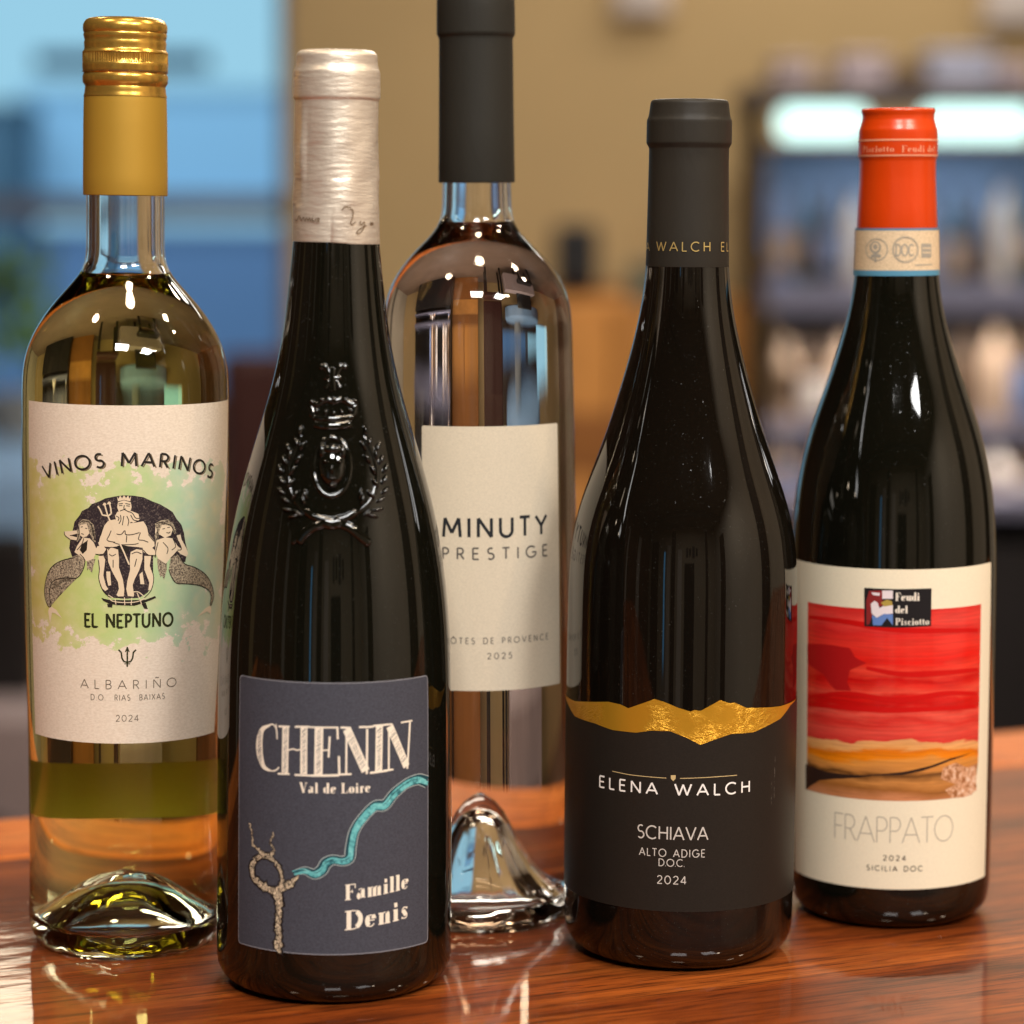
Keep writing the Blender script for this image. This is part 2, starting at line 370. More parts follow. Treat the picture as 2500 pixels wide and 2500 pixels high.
# ------------------------------------------------------------------ the bar
def wood_mat(name, cols, rot, coat=.6, scale=1., rough=.55):
    m = mat(name, cols[1], rough, coat=coat, coat_rough=.02, spec=.12); t = NT(m)
    a = t.noise(3*scale, 5, .6, dist=.4, stretch=(1, 12, 1), rot=(0, 0, rot))
    b = t.noise(12*scale, 4, .65, dist=.3, stretch=(1, 24, 1), rot=(0, 0, rot))
    c = t.noise(44*scale, 3, .6, stretch=(1, 30, 1), rot=(0, 0, rot))
    base = t.ramp(a.outputs[0], [(.3, cols[0]), (.5, cols[1]), (.68, cols[2])])
    g = t.ramp(b.outputs[0], [(.34, (.16, .11, .09, 1)), (.47, (.85, .82, .8, 1)), (.7, (1.25, 1.2, 1.1, 1))])
    p = t.ramp(c.outputs[0], [(.38, (.16, .10, .08, 1)), (.47, (1, 1, 1, 1))])
    x = t.mix(.8, base.outputs[0], g.outputs[0], 'MULTIPLY'); x = t.mix(.85, x, p.outputs[0], 'MULTIPLY')
    t.link(x, t.bsdf.inputs['Base Color'])
    n = t.noise(26, 3, .5, stretch=(1, 2.5, 1), rot=(0, 0, rot)); n2 = t.noise(200, 3, .6, stretch=(1, 10, 1), rot=(0, 0, rot))
    bp = t.new('ShaderNodeBump'); bp.inputs['Strength'].default_value = .14; bp.inputs['Distance'].default_value = .0012
    sc = t.noise(14, 5, .75, stretch=(1, 3, 1), rot=(0, 0, .5)); rr = t.ramp(sc.outputs[0], [(.45, (.012, .012, .012, 1)), (.75, (.05, .05, .05, 1))]); t.link(rr.outputs[0], t.bsdf.inputs['Coat Roughness'])
    t.link(t.mix(.035, n.outputs[0], n2.outputs[0]), bp.inputs['Height']); t.link(bp.outputs[0], t.bsdf.inputs['Coat Normal'])
    return m
EL, ER = on_plane_z(40, 1996), on_plane_z(2470, 1784)
edir = (ER-EL).normalized(); eang = math.atan2(edir.y, edir.x); nrm = Vector((-edir.y, edir.x, 0))
bar = thing('bar_counter', 'glossy red brown wooden bar top under the five bottles', 'bar counter')
wood_top = wood_mat('red_brown_varnished_wood', [lin(78, 32, 9), lin(124, 57, 17), lin(162, 86, 32)], R(3))
wood_edge = wood_mat('lighter_edge_wood', [lin(186, 98, 36), lin(212, 120, 52), lin(226, 140, 70)], 0, coat=.3, scale=.7)
def slab(name, d0, d1, z0, z1, m, bev, l0=-1.3, l1=1.5):
    o = box(name, l0, l1, d0, d1, z0, z1, m, None, bev)
    o.matrix_world = Matrix.Translation(EL) @ Matrix.Rotation(eang, 4, 'Z'); return o
EW = .073
for o in (slab('bar_top', -.66, -EW, -.04, 0, wood_top, .0008), slab('edge_board', -EW+.0003, 0, -.045, .0004, wood_edge, .004), slab('front_board', -.64, -.02, -1.05, -.06, wood_top, 0)):
    mw = o.matrix_world.copy(); o.parent = bar; o.matrix_world = mw

# ------------------------------------------------------------------ the room behind and around, as far as it shows or is mirrored in the glass
def plain(name, c, rough=.7, sc=6, var=.12, spec=.3):
    m = mat(name, c, rough, spec=spec); t = NT(m); n = t.noise(sc, 4, .6)
    r = t.ramp(n.outputs[0], [(.3, tuple(x*(1-var) for x in c[:3])+(1,)), (.7, tuple(min(1, x*(1+var)) for x in c[:3])+(1,))])
    t.link(r.outputs[0], t.bsdf.inputs['Base Color']); return m
def emit(name, c, s):
    m = bpy.data.materials.new(name); m.use_nodes = True; t = NT(m); t.n.remove(t.bsdf)
    e = t.new('ShaderNodeEmission'); e.inputs[0].default_value = c; e.inputs[1].default_value = s
    t.link(e.outputs[0], t.n['Material Output'].inputs[0]); return m
tan = plain('tan_wall_paint', lin(176, 150, 108), .8, 2, .05)
WY = 5.6; FL = -1.06
def setting(name, *a): return tag(box(name, *a), kind='structure')
floor_m = plain('brown_floor', lin(110, 90, 78), .4, 3); ceil_m = plain('dark_ceiling', lin(84, 68, 54), .8, 2)
setting('floor', -3.2, 2.4, -3.3, WY, FL-.1, FL, floor_m)
setting('ceiling', -3.2, 2.4, -3.3, WY+.1, CEIL, CEIL+.1, ceil_m)
def PX(u, v, y=WY): return on_plane_y(u, v, y)
wx = PX(705, 500).x; wz0, wz1 = PX(0, 1100).z, .92; wx0 = -2.3
setting('far_wall', wx, 2.4, WY, WY+.12, FL, CEIL, tan)
setting('far_wall', -3.2, wx-.0, WY, WY+.12, FL, wz0, tan)
setting('far_wall', -3.2, wx, WY, WY+.12, wz1, CEIL, tan)
setting('far_wall', -3.2, wx0, WY, WY+.12, wz0, wz1, tan)
setting('left_wall', -3.3, -3.2, -3.3, WY+.12, FL, CEIL, plain('brown_wood_panelling', lin(92, 60, 38), .5, 4, .3))
setting('right_wall', 2.4, 2.5, -3.3, WY+.12, FL, CEIL, plain('beige_wall', lin(176, 164, 146), .8, 2, .06))
setting('rear_wall', -3.2, 2.4, -3.42, -3.3, FL, CEIL, plain('grey_beige_wall', lin(150, 138, 118), .8, 2, .08))
tag(box('sky', -6, 2.5, 12, 12.05, -3, 5, emit('pale_blue_daylight', lin(164, 210, 224), .80)), kind='structure')

def bx(name, u0, v0, u1, v1, y, dep, m, parent=None, bev=0):
    a, b = PX(u0, v1, y), PX(u1, v0, y)
    return box(name, a.x, b.x, y, y+dep, a.z, b.z, m, parent, bev)
framem = plain('grey_window_frame', lin(104, 112, 132), .5)
win = thing('window', 'large window with pale blue daylight behind the left bottles', 'window', loc=(0, 0, 0))
for nm, a in (('frame_rail', (-1200, 474, 705, 534)), ('frame_rail', (-1200, 1085, 705, 1120)), ('frame_post', (688, -900, 705, 1085)), ('frame_post', (-330, -900, -300, 1085))):
    bx(nm, *a, WY+.02, .06, framem, win)
pane = mat('window_pane', (.8, .9, 1, 1), .0); pane.node_tree.nodes['Principled BSDF'].inputs['Transmission Weight'].default_value = 1
pane.node_tree.nodes['Principled BSDF'].inputs['IOR'].default_value = 1.02
bx('pane', -1200, -900, 688, 490, WY+.05, .004, pane, win); bx('pane', -1200, 524, 688, 1085, WY+.05, .004, pane, win)
# things seen through the window
sgn = bx('roof_beam', 85, 128, 500, 168, 8.5, .15, plain('slate_roof', lin(40, 66, 96)))
tag(sgn, 'dark horizontal beam outside the window behind the gold screw cap', 'beam')
far = [('distant_house', -400, 560, 740, 1500, 11.5, lin(112, 148, 190), 'blue grey building low outside the window behind the left bottle', 'house'),
       ('distant_house', -300, 250, 40, 640, 11.3, lin(84, 120, 142), 'dark blue building at the left edge outside the window', 'house'),
       ('distant_house', 60, 215, 800, 520, 11.7, lin(168, 220, 250), 'bright blue building under the beam outside the window', 'house')]
for nm, a, b, c, d, y, col, lb, ct in far:
    h = thing(nm, lb, ct, loc=PX((a+c)/2, d, y)); mm = mat('painted_wall', col, .9)
    mm.node_tree.nodes['Principled BSDF'].inputs['Emission Color'].default_value = col; mm.node_tree.nodes['Principled BSDF'].inputs['Emission Strength'].default_value = .0
    for part, q in (('wall', (a, b+30, c, d)), ('roof', (a-12, b, c+12, b+34))):
        o = bx(part, *q, y, .5 if part == 'wall' else .55, mm if part == 'wall' else plain('roof_sheet', tuple(x*.8 for x in col[:3])+(1,))); mw = o.matrix_world.copy(); o.parent = h; o.matrix_parent_inverse = Matrix.Translation(-h.location)
d_ = bpy.data.lights.new('daylight', 'AREA'); d_.shape = 'RECTANGLE'; d_.size = 6; d_.size_y = 3; d_.energy = 260; d_.color = (.8, .92, 1)
o_ = bpy.data.objects.new('daylight', d_); COL.objects.link(o_); o_.location = (-2, 7.5, 4.2); o_.rotation_euler = (R(40), 0, 0)
# leafy plant by the window
def plant(u, v, y, label, n=90, s=.05, hgt=.35):
    base = PX(u, v, y); t = thing('potted_plant', label, 'plant', loc=base)
    bm = bmesh.new()
    for k in range(n):
        a = random.uniform(0, 6.28); el = random.uniform(.2, 1.4); L = random.uniform(.3, 1)*hgt
        p = Vector((math.cos(a)*math.cos(el)*L*.7, math.sin(a)*math.cos(el)*L*.7, math.sin(el)*L)); d = p.normalized(); sd = d.cross(Vector((0, 0, 1))).normalized()*s*.35
        vs = [bm.verts.new(q) for q in (p, p+d*s*.5+sd, p+d*s, p+d*s*.5-sd)]; bm.faces.new(vs)
    me = bpy.data.meshes.new('leaves'); bm.to_mesh(me); bm.free(); me.materials.append(plain('leaf_green', lin(96, 130, 50), .5, 40, .4))
    l = bpy.data.objects.new('leaves', me); COL.objects.link(l); l.parent = t; tag(l, kind='stuff')
    lathe('pot', [(.0, -.16), (.06, -.16), (.085, 0), (.075, 0), (.07, -.02), (0, -.02)], plain('grey_pot', lin(130, 130, 128)), t, seg=32)
plant(60, 960, 5.1, 'small leafy green plant in a pot by the window sill', hgt=.26)
# dark seats and low furniture at the left, at the height of the bottles' bodies
dk = plain('black_leather', lin(26, 22, 22), .5); mar = plain('maroon_leather', lin(56, 28, 24), .45); gb = plain('blue_grey_cloth', lin(120, 150, 185), .8)
def chair(u0, v0, u1, v1, y, m, label, grp=None):
    a, b = PX(u0, v1, y), PX(u1, v0, y); w_ = b.x-a.x; t = thing('bar_chair', label, 'chair', loc=((a.x+b.x)/2, y, FL), group=grp)
    top = b.z-FL; box('backrest', -w_/2, w_/2, 0, .05, top-.42, top, m, t, .02); box('seat', -w_/2, w_/2, -.42, 0, top-.5, top-.42, m, t, .02)
    for sx in (-1, 1):
        for yy in (-.38, .01): box('leg', sx*(w_/2-.03)-.018, sx*(w_/2-.03)+.018, yy, yy+.036, 0, top-.5, dk, t)
chair(540, 860, 1010, 1700, 4.6, mar, 'dark maroon chair back between the two left bottles')
chair(-420, 1300, 78, 1900, 4.2, dk, 'black chair back at the left edge of the photograph')
tbl = thing('round_table', 'blue grey covered table seen left of the yellow wine bottle', 'table', loc=(PX(-150, 1100, 4.9).x, 4.9, FL))
zt_ = PX(0, 1085, 4.9).z-FL
lathe('table_top', [(0, zt_-.19), (.42, zt_-.19), (.44, zt_-.17), (.44, zt_-.02), (.42, zt_), (0, zt_)], gb, tbl, seg=48); lathe('leg', [(0, 0), (.25, 0), (.25, .03), (.04, .05), (.04, zt_-.19)], dk, tbl, seg=32)
bk = bx('low_cabinet', -700, 985, 640, 1100, 5.35, .2, plain('dark_brown_wood', lin(50, 34, 26)))
tag(bk, 'dark brown low sill cabinet below the window', 'cabinet')
mv = bx('sideboard', -600, 1760, 420, 2300, 4.0, .3, plain('grey_mauve_laminate', lin(150, 134, 134)))
tag(mv, 'grey mauve sideboard low behind the bar at the left', 'sideboard')
# wall speaker, wooden shelf and what stands on it, between the tall bottle and the black one
sh = thing('wall_speaker', 'small dark square speaker on the tan wall beside the tall bottle', 'speaker', loc=PX(1400, 620, 5.3))
def under(o, t): o.parent = t; o.matrix_parent_inverse = Matrix.Translation(-t.location)
under(bx('cabinet', 1352, 548, 1462, 700, 5.3, .12, plain('charcoal_case', lin(40, 40, 44)), None, .01), sh); under(bx('grille', 1366, 562, 1448, 686, 5.29, .01, plain('grille_cloth', lin(30, 32, 36))), sh)
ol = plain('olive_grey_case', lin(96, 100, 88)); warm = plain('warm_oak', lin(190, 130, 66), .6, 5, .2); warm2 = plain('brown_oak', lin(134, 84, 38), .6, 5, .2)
tn = thing('storage_tin', 'olive grey tin on the oak shelf left of the black bottle neck', 'tin', loc=PX(1540, 756, 5.1))
under(bx('body', 1540, 660, 1640, 756, 5.1, .1, ol, None, .01), tn); under(bx('lid', 1536, 645, 1644, 660, 5.09, .12, ol, None, .005), tn)
bs = thing('oak_shelf', 'warm oak shelf unit against the tan wall between the dark bottles', 'shelf unit', loc=PX(1500, 1900, 5.1))
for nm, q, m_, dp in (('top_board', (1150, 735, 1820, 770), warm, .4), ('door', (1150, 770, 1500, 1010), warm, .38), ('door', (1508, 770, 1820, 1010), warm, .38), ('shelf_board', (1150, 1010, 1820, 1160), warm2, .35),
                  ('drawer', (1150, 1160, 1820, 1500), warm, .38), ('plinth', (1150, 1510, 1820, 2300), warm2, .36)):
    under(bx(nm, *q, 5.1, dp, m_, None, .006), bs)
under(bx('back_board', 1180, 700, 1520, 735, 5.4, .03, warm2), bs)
# display cooler with light tubes and stocked shelves, right
ck = thing('display_cooler', 'tall dark display cooler with white light tubes and stocked shelves at the right', 'cooler', loc=PX(2300, 1900, 4.9))
cdk = plain('cooler_black', lin(30, 28, 30), .4); Y0 = 4.9
for nm, q, y, dp, m_ in (('side_panel', (1838, 225, 1868, 2300), Y0, .5, plain('cooler_brown', lin(66, 50, 34))), ('back_panel', (1868, 350, 3200, 620), Y0+.42, .02, plain('cooler_blue_back', lin(104, 122, 150))),
                      ('back_panel', (1868, 620, 3200, 2300), Y0+.42, .02, cdk), ('top_rail', (1838, 205, 3200, 250), Y0, .45, plain('cooler_grey', lin(84, 76, 76))),
                      ('plinth', (1868, 1330, 3200, 2300), Y0+.02, .4, cdk)):
    under(bx(nm, *q, y, dp, m_), ck)
shelfm = plain('shelf_grey_blue', lin(112, 112, 134), .5)
for v_ in (695, 1040, 1215): under(bx('shelf', 1868, v_, 3200, v_+38 if v_ != 695 else v_+65, Y0+.02, .38, shelfm), ck)
for a_ in (2010, 2400): pass
cl_ = area('cooler_fill_light', PX(2250, 350, Y0+.2), 'RECTANGLE', .5, .05, 1.7, (.8, .93, 1)); area('cooler_fill_light', PX(2250, 790, Y0+.06), 'RECTANGLE', .5, .04, 1.2, (1, .93, .84)); area('cooler_fill_light', PX(2250, 1085, Y0+.06), 'RECTANGLE', .5, .04, .8, (1, .9, .8))  # added fill: first boosts the tubes, the unseen others brighten the lower rows
tube_m = emit('cool_white_tube', (.66, 1, .93, 1), 1.7)
for a, b in ((1905, 2120), (2255, 2520), (2560, 2900)): under(bx('light_tube', a, 262, b, 338, Y0+.03, .04, tube_m, None, .015), ck)
tn_ = [lin(178, 152, 130), lin(96, 76, 60), lin(205, 196, 190), lin(60, 50, 50), lin(34, 24, 24), lin(110, 124, 160), lin(30, 52, 50)]
pm = [plain('pack_colour', c, .5, 30) for c in tn_]
def pack(u0, u1, vb, vt, y, m, lb, grp, nm='stock_bottle', cat='bottle'):
    a, b = PX(u0, vb, y), PX(u1, vt, y); r = (b.x-a.x)/2; h = b.z-a.z
    t = thing(nm, lb, cat, loc=(a.x+r, y+r, a.z), group=grp)
    lathe('body', [(0, 0), (r*.95, 0), (r, h*.03), (r, h*.6), (r*.8, h*.7), (r*.4, h*.8), (r*.36, h*.94), (0, h*.94)], m, t, seg=20)
    lathe('cap', [(r*.42, h*.9), (r*.42, h), (0, h)], pm[3], t, seg=16)
    lathe('label', [(r*1.02, h*random.uniform(.1, .25)), (r*1.02, h*random.uniform(.42, .6))], random.choice(pm[:3]+pm[5:6]), t, seg=20)
rows = [(695, 430, 60, 'upper', [5, 6, 3, 2, 6, 4]), (1040, 770, 74, 'middle', [0, 1, 0, 2, 0, 4, 1]), (1215, 1085, 66, 'lower', [0, 3, 2, 1, 0, 4])]
for vb, vt, wd, nm, cs in rows:
    u = 1885; k = 0; n_ = 0
    while u < 2500:
        m_ = pm[cs[k % len(cs)]]; hh = (vb-vt)*random.uniform(.8, 1); h0, h1 = {'upper': (2098, 2284), 'middle': (2040, 2320), 'lower': (1925, 2405)}[nm]
        if not (u > h0 and u+wd*.88 < h1):
            pack(u, u+wd*.88, vb, vb-hh, Y0+.1, m_, '%s blurred bottle from the left on the %s shelf of the cooler' % (['first', 'second', 'third', 'fourth', 'fifth', 'sixth', 'seventh', 'eighth', 'ninth', 'tenth', 'eleventh'][n_], nm), 'bottles on the %s cooler shelf' % nm); n_ += 1
        u += wd; k += 1
for k, (u0, u1, vt, c) in enumerate(((1900, 1990, 140, lin(176, 160, 164)), (2060, 2170, 128, lin(186, 172, 182)), (2190, 2262, 160, lin(120, 96, 70)), (2275, 2430, 118, lin(176, 180, 204)), (2440, 2520, 150, lin(196, 180, 190)))):
    names = ['pale grey box at the left end of the cooler top', 'pale pink grey box above the orange red cap', 'short brown box in the middle of the cooler top', 'widest pale blue box on the cooler top', 'pinkish box at the right end of the cooler top']
    t = thing('storage_box', names[k], 'box', loc=PX((u0+u1)/2, 205, 4.95), group='boxes on top of the cooler')
    mm = plain('box_card', c); under(bx('carton', u0, vt+16, u1, 205, 4.95, .2, mm, None, .004), t); under(bx('lid', u0-4, vt, u1+4, vt+16, 4.94, .22, mm, None, .003), t)
for u0, v0, u1, v1, lb in ((1500, -60, 1640, 34, 'pale framed picture high on the tan wall, middle top'), (2400, -60, 2560, 60, 'pale framed picture high on the tan wall, top right corner')):
    t = thing('framed_picture', lb, 'picture', loc=PX((u0+u1)/2, v1, WY-.04), group='pictures on the tan wall'); under(bx('frame', u0, v0, u1, v1, WY-.04, .03, plain('pale_frame', lin(200, 180, 160))), t); under(bx('print', u0+14, v0+14, u1-14, v1-14, WY-.045, .01, plain('print_grey', lin(190, 180, 176))), t)
# two hanging globe lamps, mirrored in the varnish
def globe(x, y, z, r, s_, lb):
    t = thing('pendant_lamp', lb, 'lamp', loc=(x, y, z), group='globe lamps mirrored in the bar top')
    lathe('globe', [(r*math.sin(math.pi*k/16), -r*math.cos(math.pi*k/16)) for k in range(17)], emit('warm_globe_glow', (1, .86, .62, 1), s_), t, seg=32)
    lathe('cord', [(.003, r), (.003, CEIL-z)], drk_, t, seg=8); lathe('canopy', [(0, CEIL-z-.03), (.05, CEIL-z-.03), (.05, CEIL-z)], drk_, t, seg=24)
drk_ = plain('black_metal', lin(30, 28, 26), .4)
globe(-.86, 4.3, 1.09, .095, 6, 'warm globe lamp mirrored as the bright patch at the lower left of the bar')
globe(.03, 4.1, 1.0, .022, 9, 'small warm globe lamp mirrored as a thin streak between the middle bottles')
# mirrored frames and window slit; panels added to streak the dark glass reflections
dkp = plain('dark_brown_panelling', lin(40, 28, 22), .5, 5, .3); pale = plain('pale_grey_panel', lin(190, 180, 168), .8, 3, .05); drk = plain('near_black_panel', lin(14, 12, 12), .8)
for a_, b_, c_, d_, m_ in ((-2.9, -2.2, FL, 1.3, dkp), (-1.45, -1.2, -.9, 1.1, pale), (-1.1, -.8, FL, 1.6, dkp), (-.1, .62, FL, .52, drk), (.02, .16, .70, 1.0, dkp), (.24, .36, .74, .98, drk), (.46, .66, .68, 1.04, dkp), (.76, .88, .74, .98, drk), (-.62, -.3, FL, .95, pale), (1.5, 1.7, FL, 1.6, dkp)):
    setting('rear_reflection_panel', a_, b_, -3.3, -3.25, c_, d_, m_)
tag(box('rear_window', -1.70, -1.60, -3.3, -3.26, -.6, .9, emit('blue_daylight_slit', lin(90, 170, 220), 1.6)), kind='structure')
for k_, (a_, b_, m_) in enumerate(((-2.4, -1.9, dkp), (.6, 1.05, dkp), (2.2, 2.9, dkp), (3.6, 3.75, drk))):
    setting('right_reflection_panel', 2.35, 2.4, a_, b_, FL, 1.5 if k_ % 2 else 1.2, m_)
for k_, (a_, b_, m_) in enumerate(((-2., -1.7, pale), (-.8, -.7, pale), (.6, .9, tan), (1.8, 1.9, pale))):
    setting('left_reflection_panel', -3.2, -3.15, a_, b_, FL, 1.2, m_)
for y_ in (-2.2, -.2, 1.2, 2.9, 4.4): setting('ceiling_beam', -3.2, 2.4, y_, y_+.14, CEIL-.12, CEIL, dkp)

# ------------------------------------------------------------------ labels and printing
class Label:
    """paper bent round a bottle; everything printed on it is laid out along the curve, a hair proud of the paper"""
    def __init__(s, B, off=.0002, rf=None):
        s.B = B; s.off = off; s.rf = rf or B.rad
        s.sheet_obj = None
    def at(s, u, v):
        th, z = s.B.surf(u, v, s.rf, s.off); return Vector((th*s.R0, z))
    def ref(s, v): s.R0 = s.rf(s.B.zr(v, 0)[0]) + s.off; return s
    def P(s, x, z, o):
        r = s.rf(z) + s.off + o; t = x/s.R0; return (r*math.sin(t), -r*math.cos(t), z)
    def sheet(s, name, outline, m, o=0., dz=None, uv=True, parent=None, step=.0012, thick=True, angle=60):
        """outline: closed 2D polygon in (arc, height)"""
        bm = bmesh.new(); f = bm.faces.new([bm.verts.new((p[0], p[1], 0)) for p in outline])
        cut(bm, step, dz or .006)
        ob = s.finish(bm, name, m, o, parent, thick, angle)
        if o == 0: s.sheet_obj = ob
        return ob
    def finish(s, bm, name, m, o, parent=None, thick=False, angle=60):
        uvl = bm.loops.layers.uv.new('flat')
        for f in bm.faces:
            if f.normal.z < 0: f.normal_flip()
            for l in f.loops: l[uvl].uv = (l.vert.co.x*10+.5, l.vert.co.y*10)
        for v in bm.verts: v.co = s.P(v.co.x, v.co.y, o + v.co.z)
        me = bpy.data.meshes.new(name); bm.to_mesh(me); bm.free(); me.materials.append(m)
        me.shade_smooth(); 
        ob = bpy.data.objects.new(name, me); COL.objects.link(ob); ob.parent = parent or s.sheet_obj or s.B.root
        return ob
def cut(bm, step, dz=None):
    xs = [v.co.x for v in bm.verts]; k = math.floor(min(xs)/step)+1
    while k*step < max(xs):
        bmesh.ops.bisect_plane(bm, geom=list(bm.verts)+list(bm.edges)+list(bm.faces), dist=1e-7, plane_co=(k*step, 0, 0), plane_no=(1, 0, 0)); k += 1
    if dz:
        zs = [v.co.y for v in bm.verts]; k = math.floor(min(zs)/dz)+1
        while k*dz < max(zs):
            bmesh.ops.bisect_plane(bm, geom=list(bm.verts)+list(bm.edges)+list(bm.faces), dist=1e-7, plane_co=(0, k*dz, 0), plane_no=(0, 1, 0)); k += 1
class Ink:
    """collects flat shapes in (arc, height); build() turns them into one printed mesh"""
    def __init__(s, L): s.L = L; s.bm = bmesh.new(); s.n = 0
    def poly(s, pts):
        if len(pts) < 3: return
        lift = (s.n % 6)*3e-6; s.n += 1
        try:
            f = s.bm.faces.new([s.bm.verts.new((p[0], p[1], lift)) for p in pts])
            if len(pts) > 4: bmesh.ops.triangulate(s.bm, faces=[f], ngon_method='EAR_CLIP')
        except ValueError: pass
    def line(s, pts, w, w2=None, closed=False):
        """ribbon through pts; w may be a list (tapering)"""
        pts = [Vector(p[:2]) for p in pts]
        q = [pts[0]]
        for p in pts[1:]:
            if (p-q[-1]).length > 1e-6: q.append(p)
        n = len(q)
        if n < 2: return
        if not closed and not isinstance(w, (list, tuple)):
            for i in range(1, n-1):          # a sharp corner starts a new stroke, so that both keep their width
                if (q[i]-q[i-1]).angle(q[i+1]-q[i]) > .75:
                    s.line(q[:i+1], w); s.line(q[i:], w); return
        ws = w if isinstance(w, (list, tuple)) else [w]*n
        if len(ws) != n: ws = list(np.interp(np.linspace(0, 1, n), np.linspace(0, 1, len(ws)), ws))
        Lf, Rt = [], []
        for i in range(n):
            a = (q[i]-q[i-1]).normalized() if i > 0 else None; b = (q[i+1]-q[i]).normalized() if i < n-1 else None
            if closed and i in (0, n-1): a = (q[-1]-q[-2]).normalized(); b = (q[1]-q[0]).normalized()
            d = (a or b) if (a is None or b is None) else (a+b)
            if d.length < 1e-4: d = a
            d = d.normalized(); nn = Vector((-d.y, d.x)); k = 1.
            if a is not None and b is not None: k = min(1.6, 1/max(.3, abs(nn.dot(Vector((-a.y, a.x))))))
            Lf.append(q[i]+nn*ws[i]*.5*k); Rt.append(q[i]-nn*ws[i]*.5*k)
        lift = (s.n % 6)*3e-6; s.n += 1
        a = [s.bm.verts.new((p.x, p.y, lift)) for p in Lf]; b = [s.bm.verts.new((p.x, p.y, lift)) for p in Rt]
        for i in range(n-1):
            try: s.bm.faces.new((a[i], b[i], b[i+1], a[i+1]))
            except ValueError: pass
    def build(s, name, m, o=.00004, step=.002, parent=None):
        cut(s.bm, step, .006); return s.L.finish(s.bm, name, m, o, parent)
def arc(cx, cy, rx, ry, a0, a1, n=12): return [(cx+rx*math.cos(R(a0+(a1-a0)*i/n)), cy+ry*math.sin(R(a0+(a1-a0)*i/n))) for i in range(n+1)]
def spline(p, n=6):
    """smooth curve through points"""
    p = [Vector(a) for a in p]; out = []
    for i in range(len(p)-1):
        a, b, c, d = p[max(0, i-1)], p[i], p[i+1], p[min(len(p)-1, i+2)]
        for k in range(n):
            t = k/n; out.append(.5*((2*b)+(c-a)*t+(2*a-5*b+4*c-d)*t*t+(3*b-a-3*c+d)*t**3))
    out.append(p[-1]); return [tuple(v) for v in out]
# --- a plain geometric letter set: advance width, strokes (each a list of points, cap height 1)
A_ = arc
G = {
 'A': (.80, [[(0, 0), (.40, 1), (.80, 0)], [(.14, .32), (.66, .32)]]),
 'B': (.56, [[(.05, 0), (.05, 1), (.28, 1)]+A_(.28, .76, .22, .24, 90, -90)+[(.05, .52)], [(.28, .52)]+A_(.28, .26, .26, .26, 90, -90)+[(.05, 0)]]),
 'C': (.84, [A_(.48, .5, .46, .5, 48, 312, 20)]),
 'D': (.76, [[(.05, 0), (.05, 1), (.28, 1)]+A_(.28, .5, .46, .5, 90, -90, 16)+[(.05, 0)]]),
 'E': (.52, [[(.50, 1), (.05, 1), (.05, 0), (.50, 0)], [(.05, .52), (.45, .52)]]),
 'F': (.48, [[(.48, 1), (.05, 1), (.05, 0)], [(.05, .52), (.42, .52)]]),
 'G': (.92, [A_(.48, .5, .46, .5, 45, 352, 22)+[(.94, .46), (.55, .46)]]),
 'H': (.72, [[(.05, 0), (.05, 1)], [(.67, 0), (.67, 1)], [(.05, .52), (.67, .52)]]),
 'I': (.12, [[(.06, 0), (.06, 1)]]),
 'L': (.46, [[(.05, 1), (.05, 0), (.46, 0)]]),
 'M': (.92, [[(.02, 0), (.10, 1), (.46, .22), (.82, 1), (.90, 0)]]),
 'N': (.76, [[(.05, 0), (.05, 1), (.71, 0), (.71, 1)]]),
 'O': (1.0, [A_(.5, .5, .48, .5, 0, 360, 28)]),
 'P': (.54, [[(.05, 0), (.05, 1), (.26, 1)]+A_(.26, .73, .25, .27, 90, -90)+[(.05, .46)]]),
 'R': (.58, [[(.05, 0), (.05, 1), (.26, 1)]+A_(.26, .73, .25, .27, 90, -90)+[(.05, .46)], [(.28, .46), (.56, 0)]]),
 'S': (.56, [A_(.28, .75, .22, .25, 50, 250, 14)+A_(.28, .26, .25, .26, 75, -140, 14)]),
 'T': (.58, [[(0, 1), (.58, 1)], [(.29, 1), (.29, 0)]]),
 'U': (.72, [[(.05, 1), (.05, .34)]+A_(.36, .34, .31, .34, 180, 360, 14)+[(.67, 1)]]),
 'V': (.76, [[(0, 1), (.38, 0), (.76, 1)]]),
 'W': (1.16, [[(0, 1), (.30, 0), (.58, .95), (.86, 0), (1.16, 1)]]),
 'X': (.68, [[(0, 0), (.68, 1)], [(0, 1), (.68, 0)]]),
 'Y': (.70, [[(0, 1), (.35, .48), (.70, 1)], [(.35, .48), (.35, 0)]]),
 '2': (.58, [A_(.29, .72, .25, .28, 165, -35, 12)+[(.03, 0), (.57, 0)]]),
 '0': (.72, [A_(.36, .5, .32, .5, 0, 360, 24)]),
 '4': (.62, [[(.46, 0), (.46, 1), (.02, .26), (.62, .26)]]),
 '5': (.56, [[(.5, 1), (.14, 1), (.10, .56)]+A_(.26, .33, .27, .33, 110, -140, 14)]),
 '.': (.12, [[(.03, .02), (.10, .02)]]), ' ': (.42, []),
 'Ñ': (.76, [[(.05, 0), (.05, 1), (.71, 0), (.71, 1)], [(.2, 1.17), (.32, 1.24), (.44, 1.17), (.56, 1.24)]]),
 'Ô': (1.0, [A_(.5, .5, .48, .5, 0, 360, 28), [(.34, 1.1), (.5, 1.22), (.66, 1.1)]]),
}
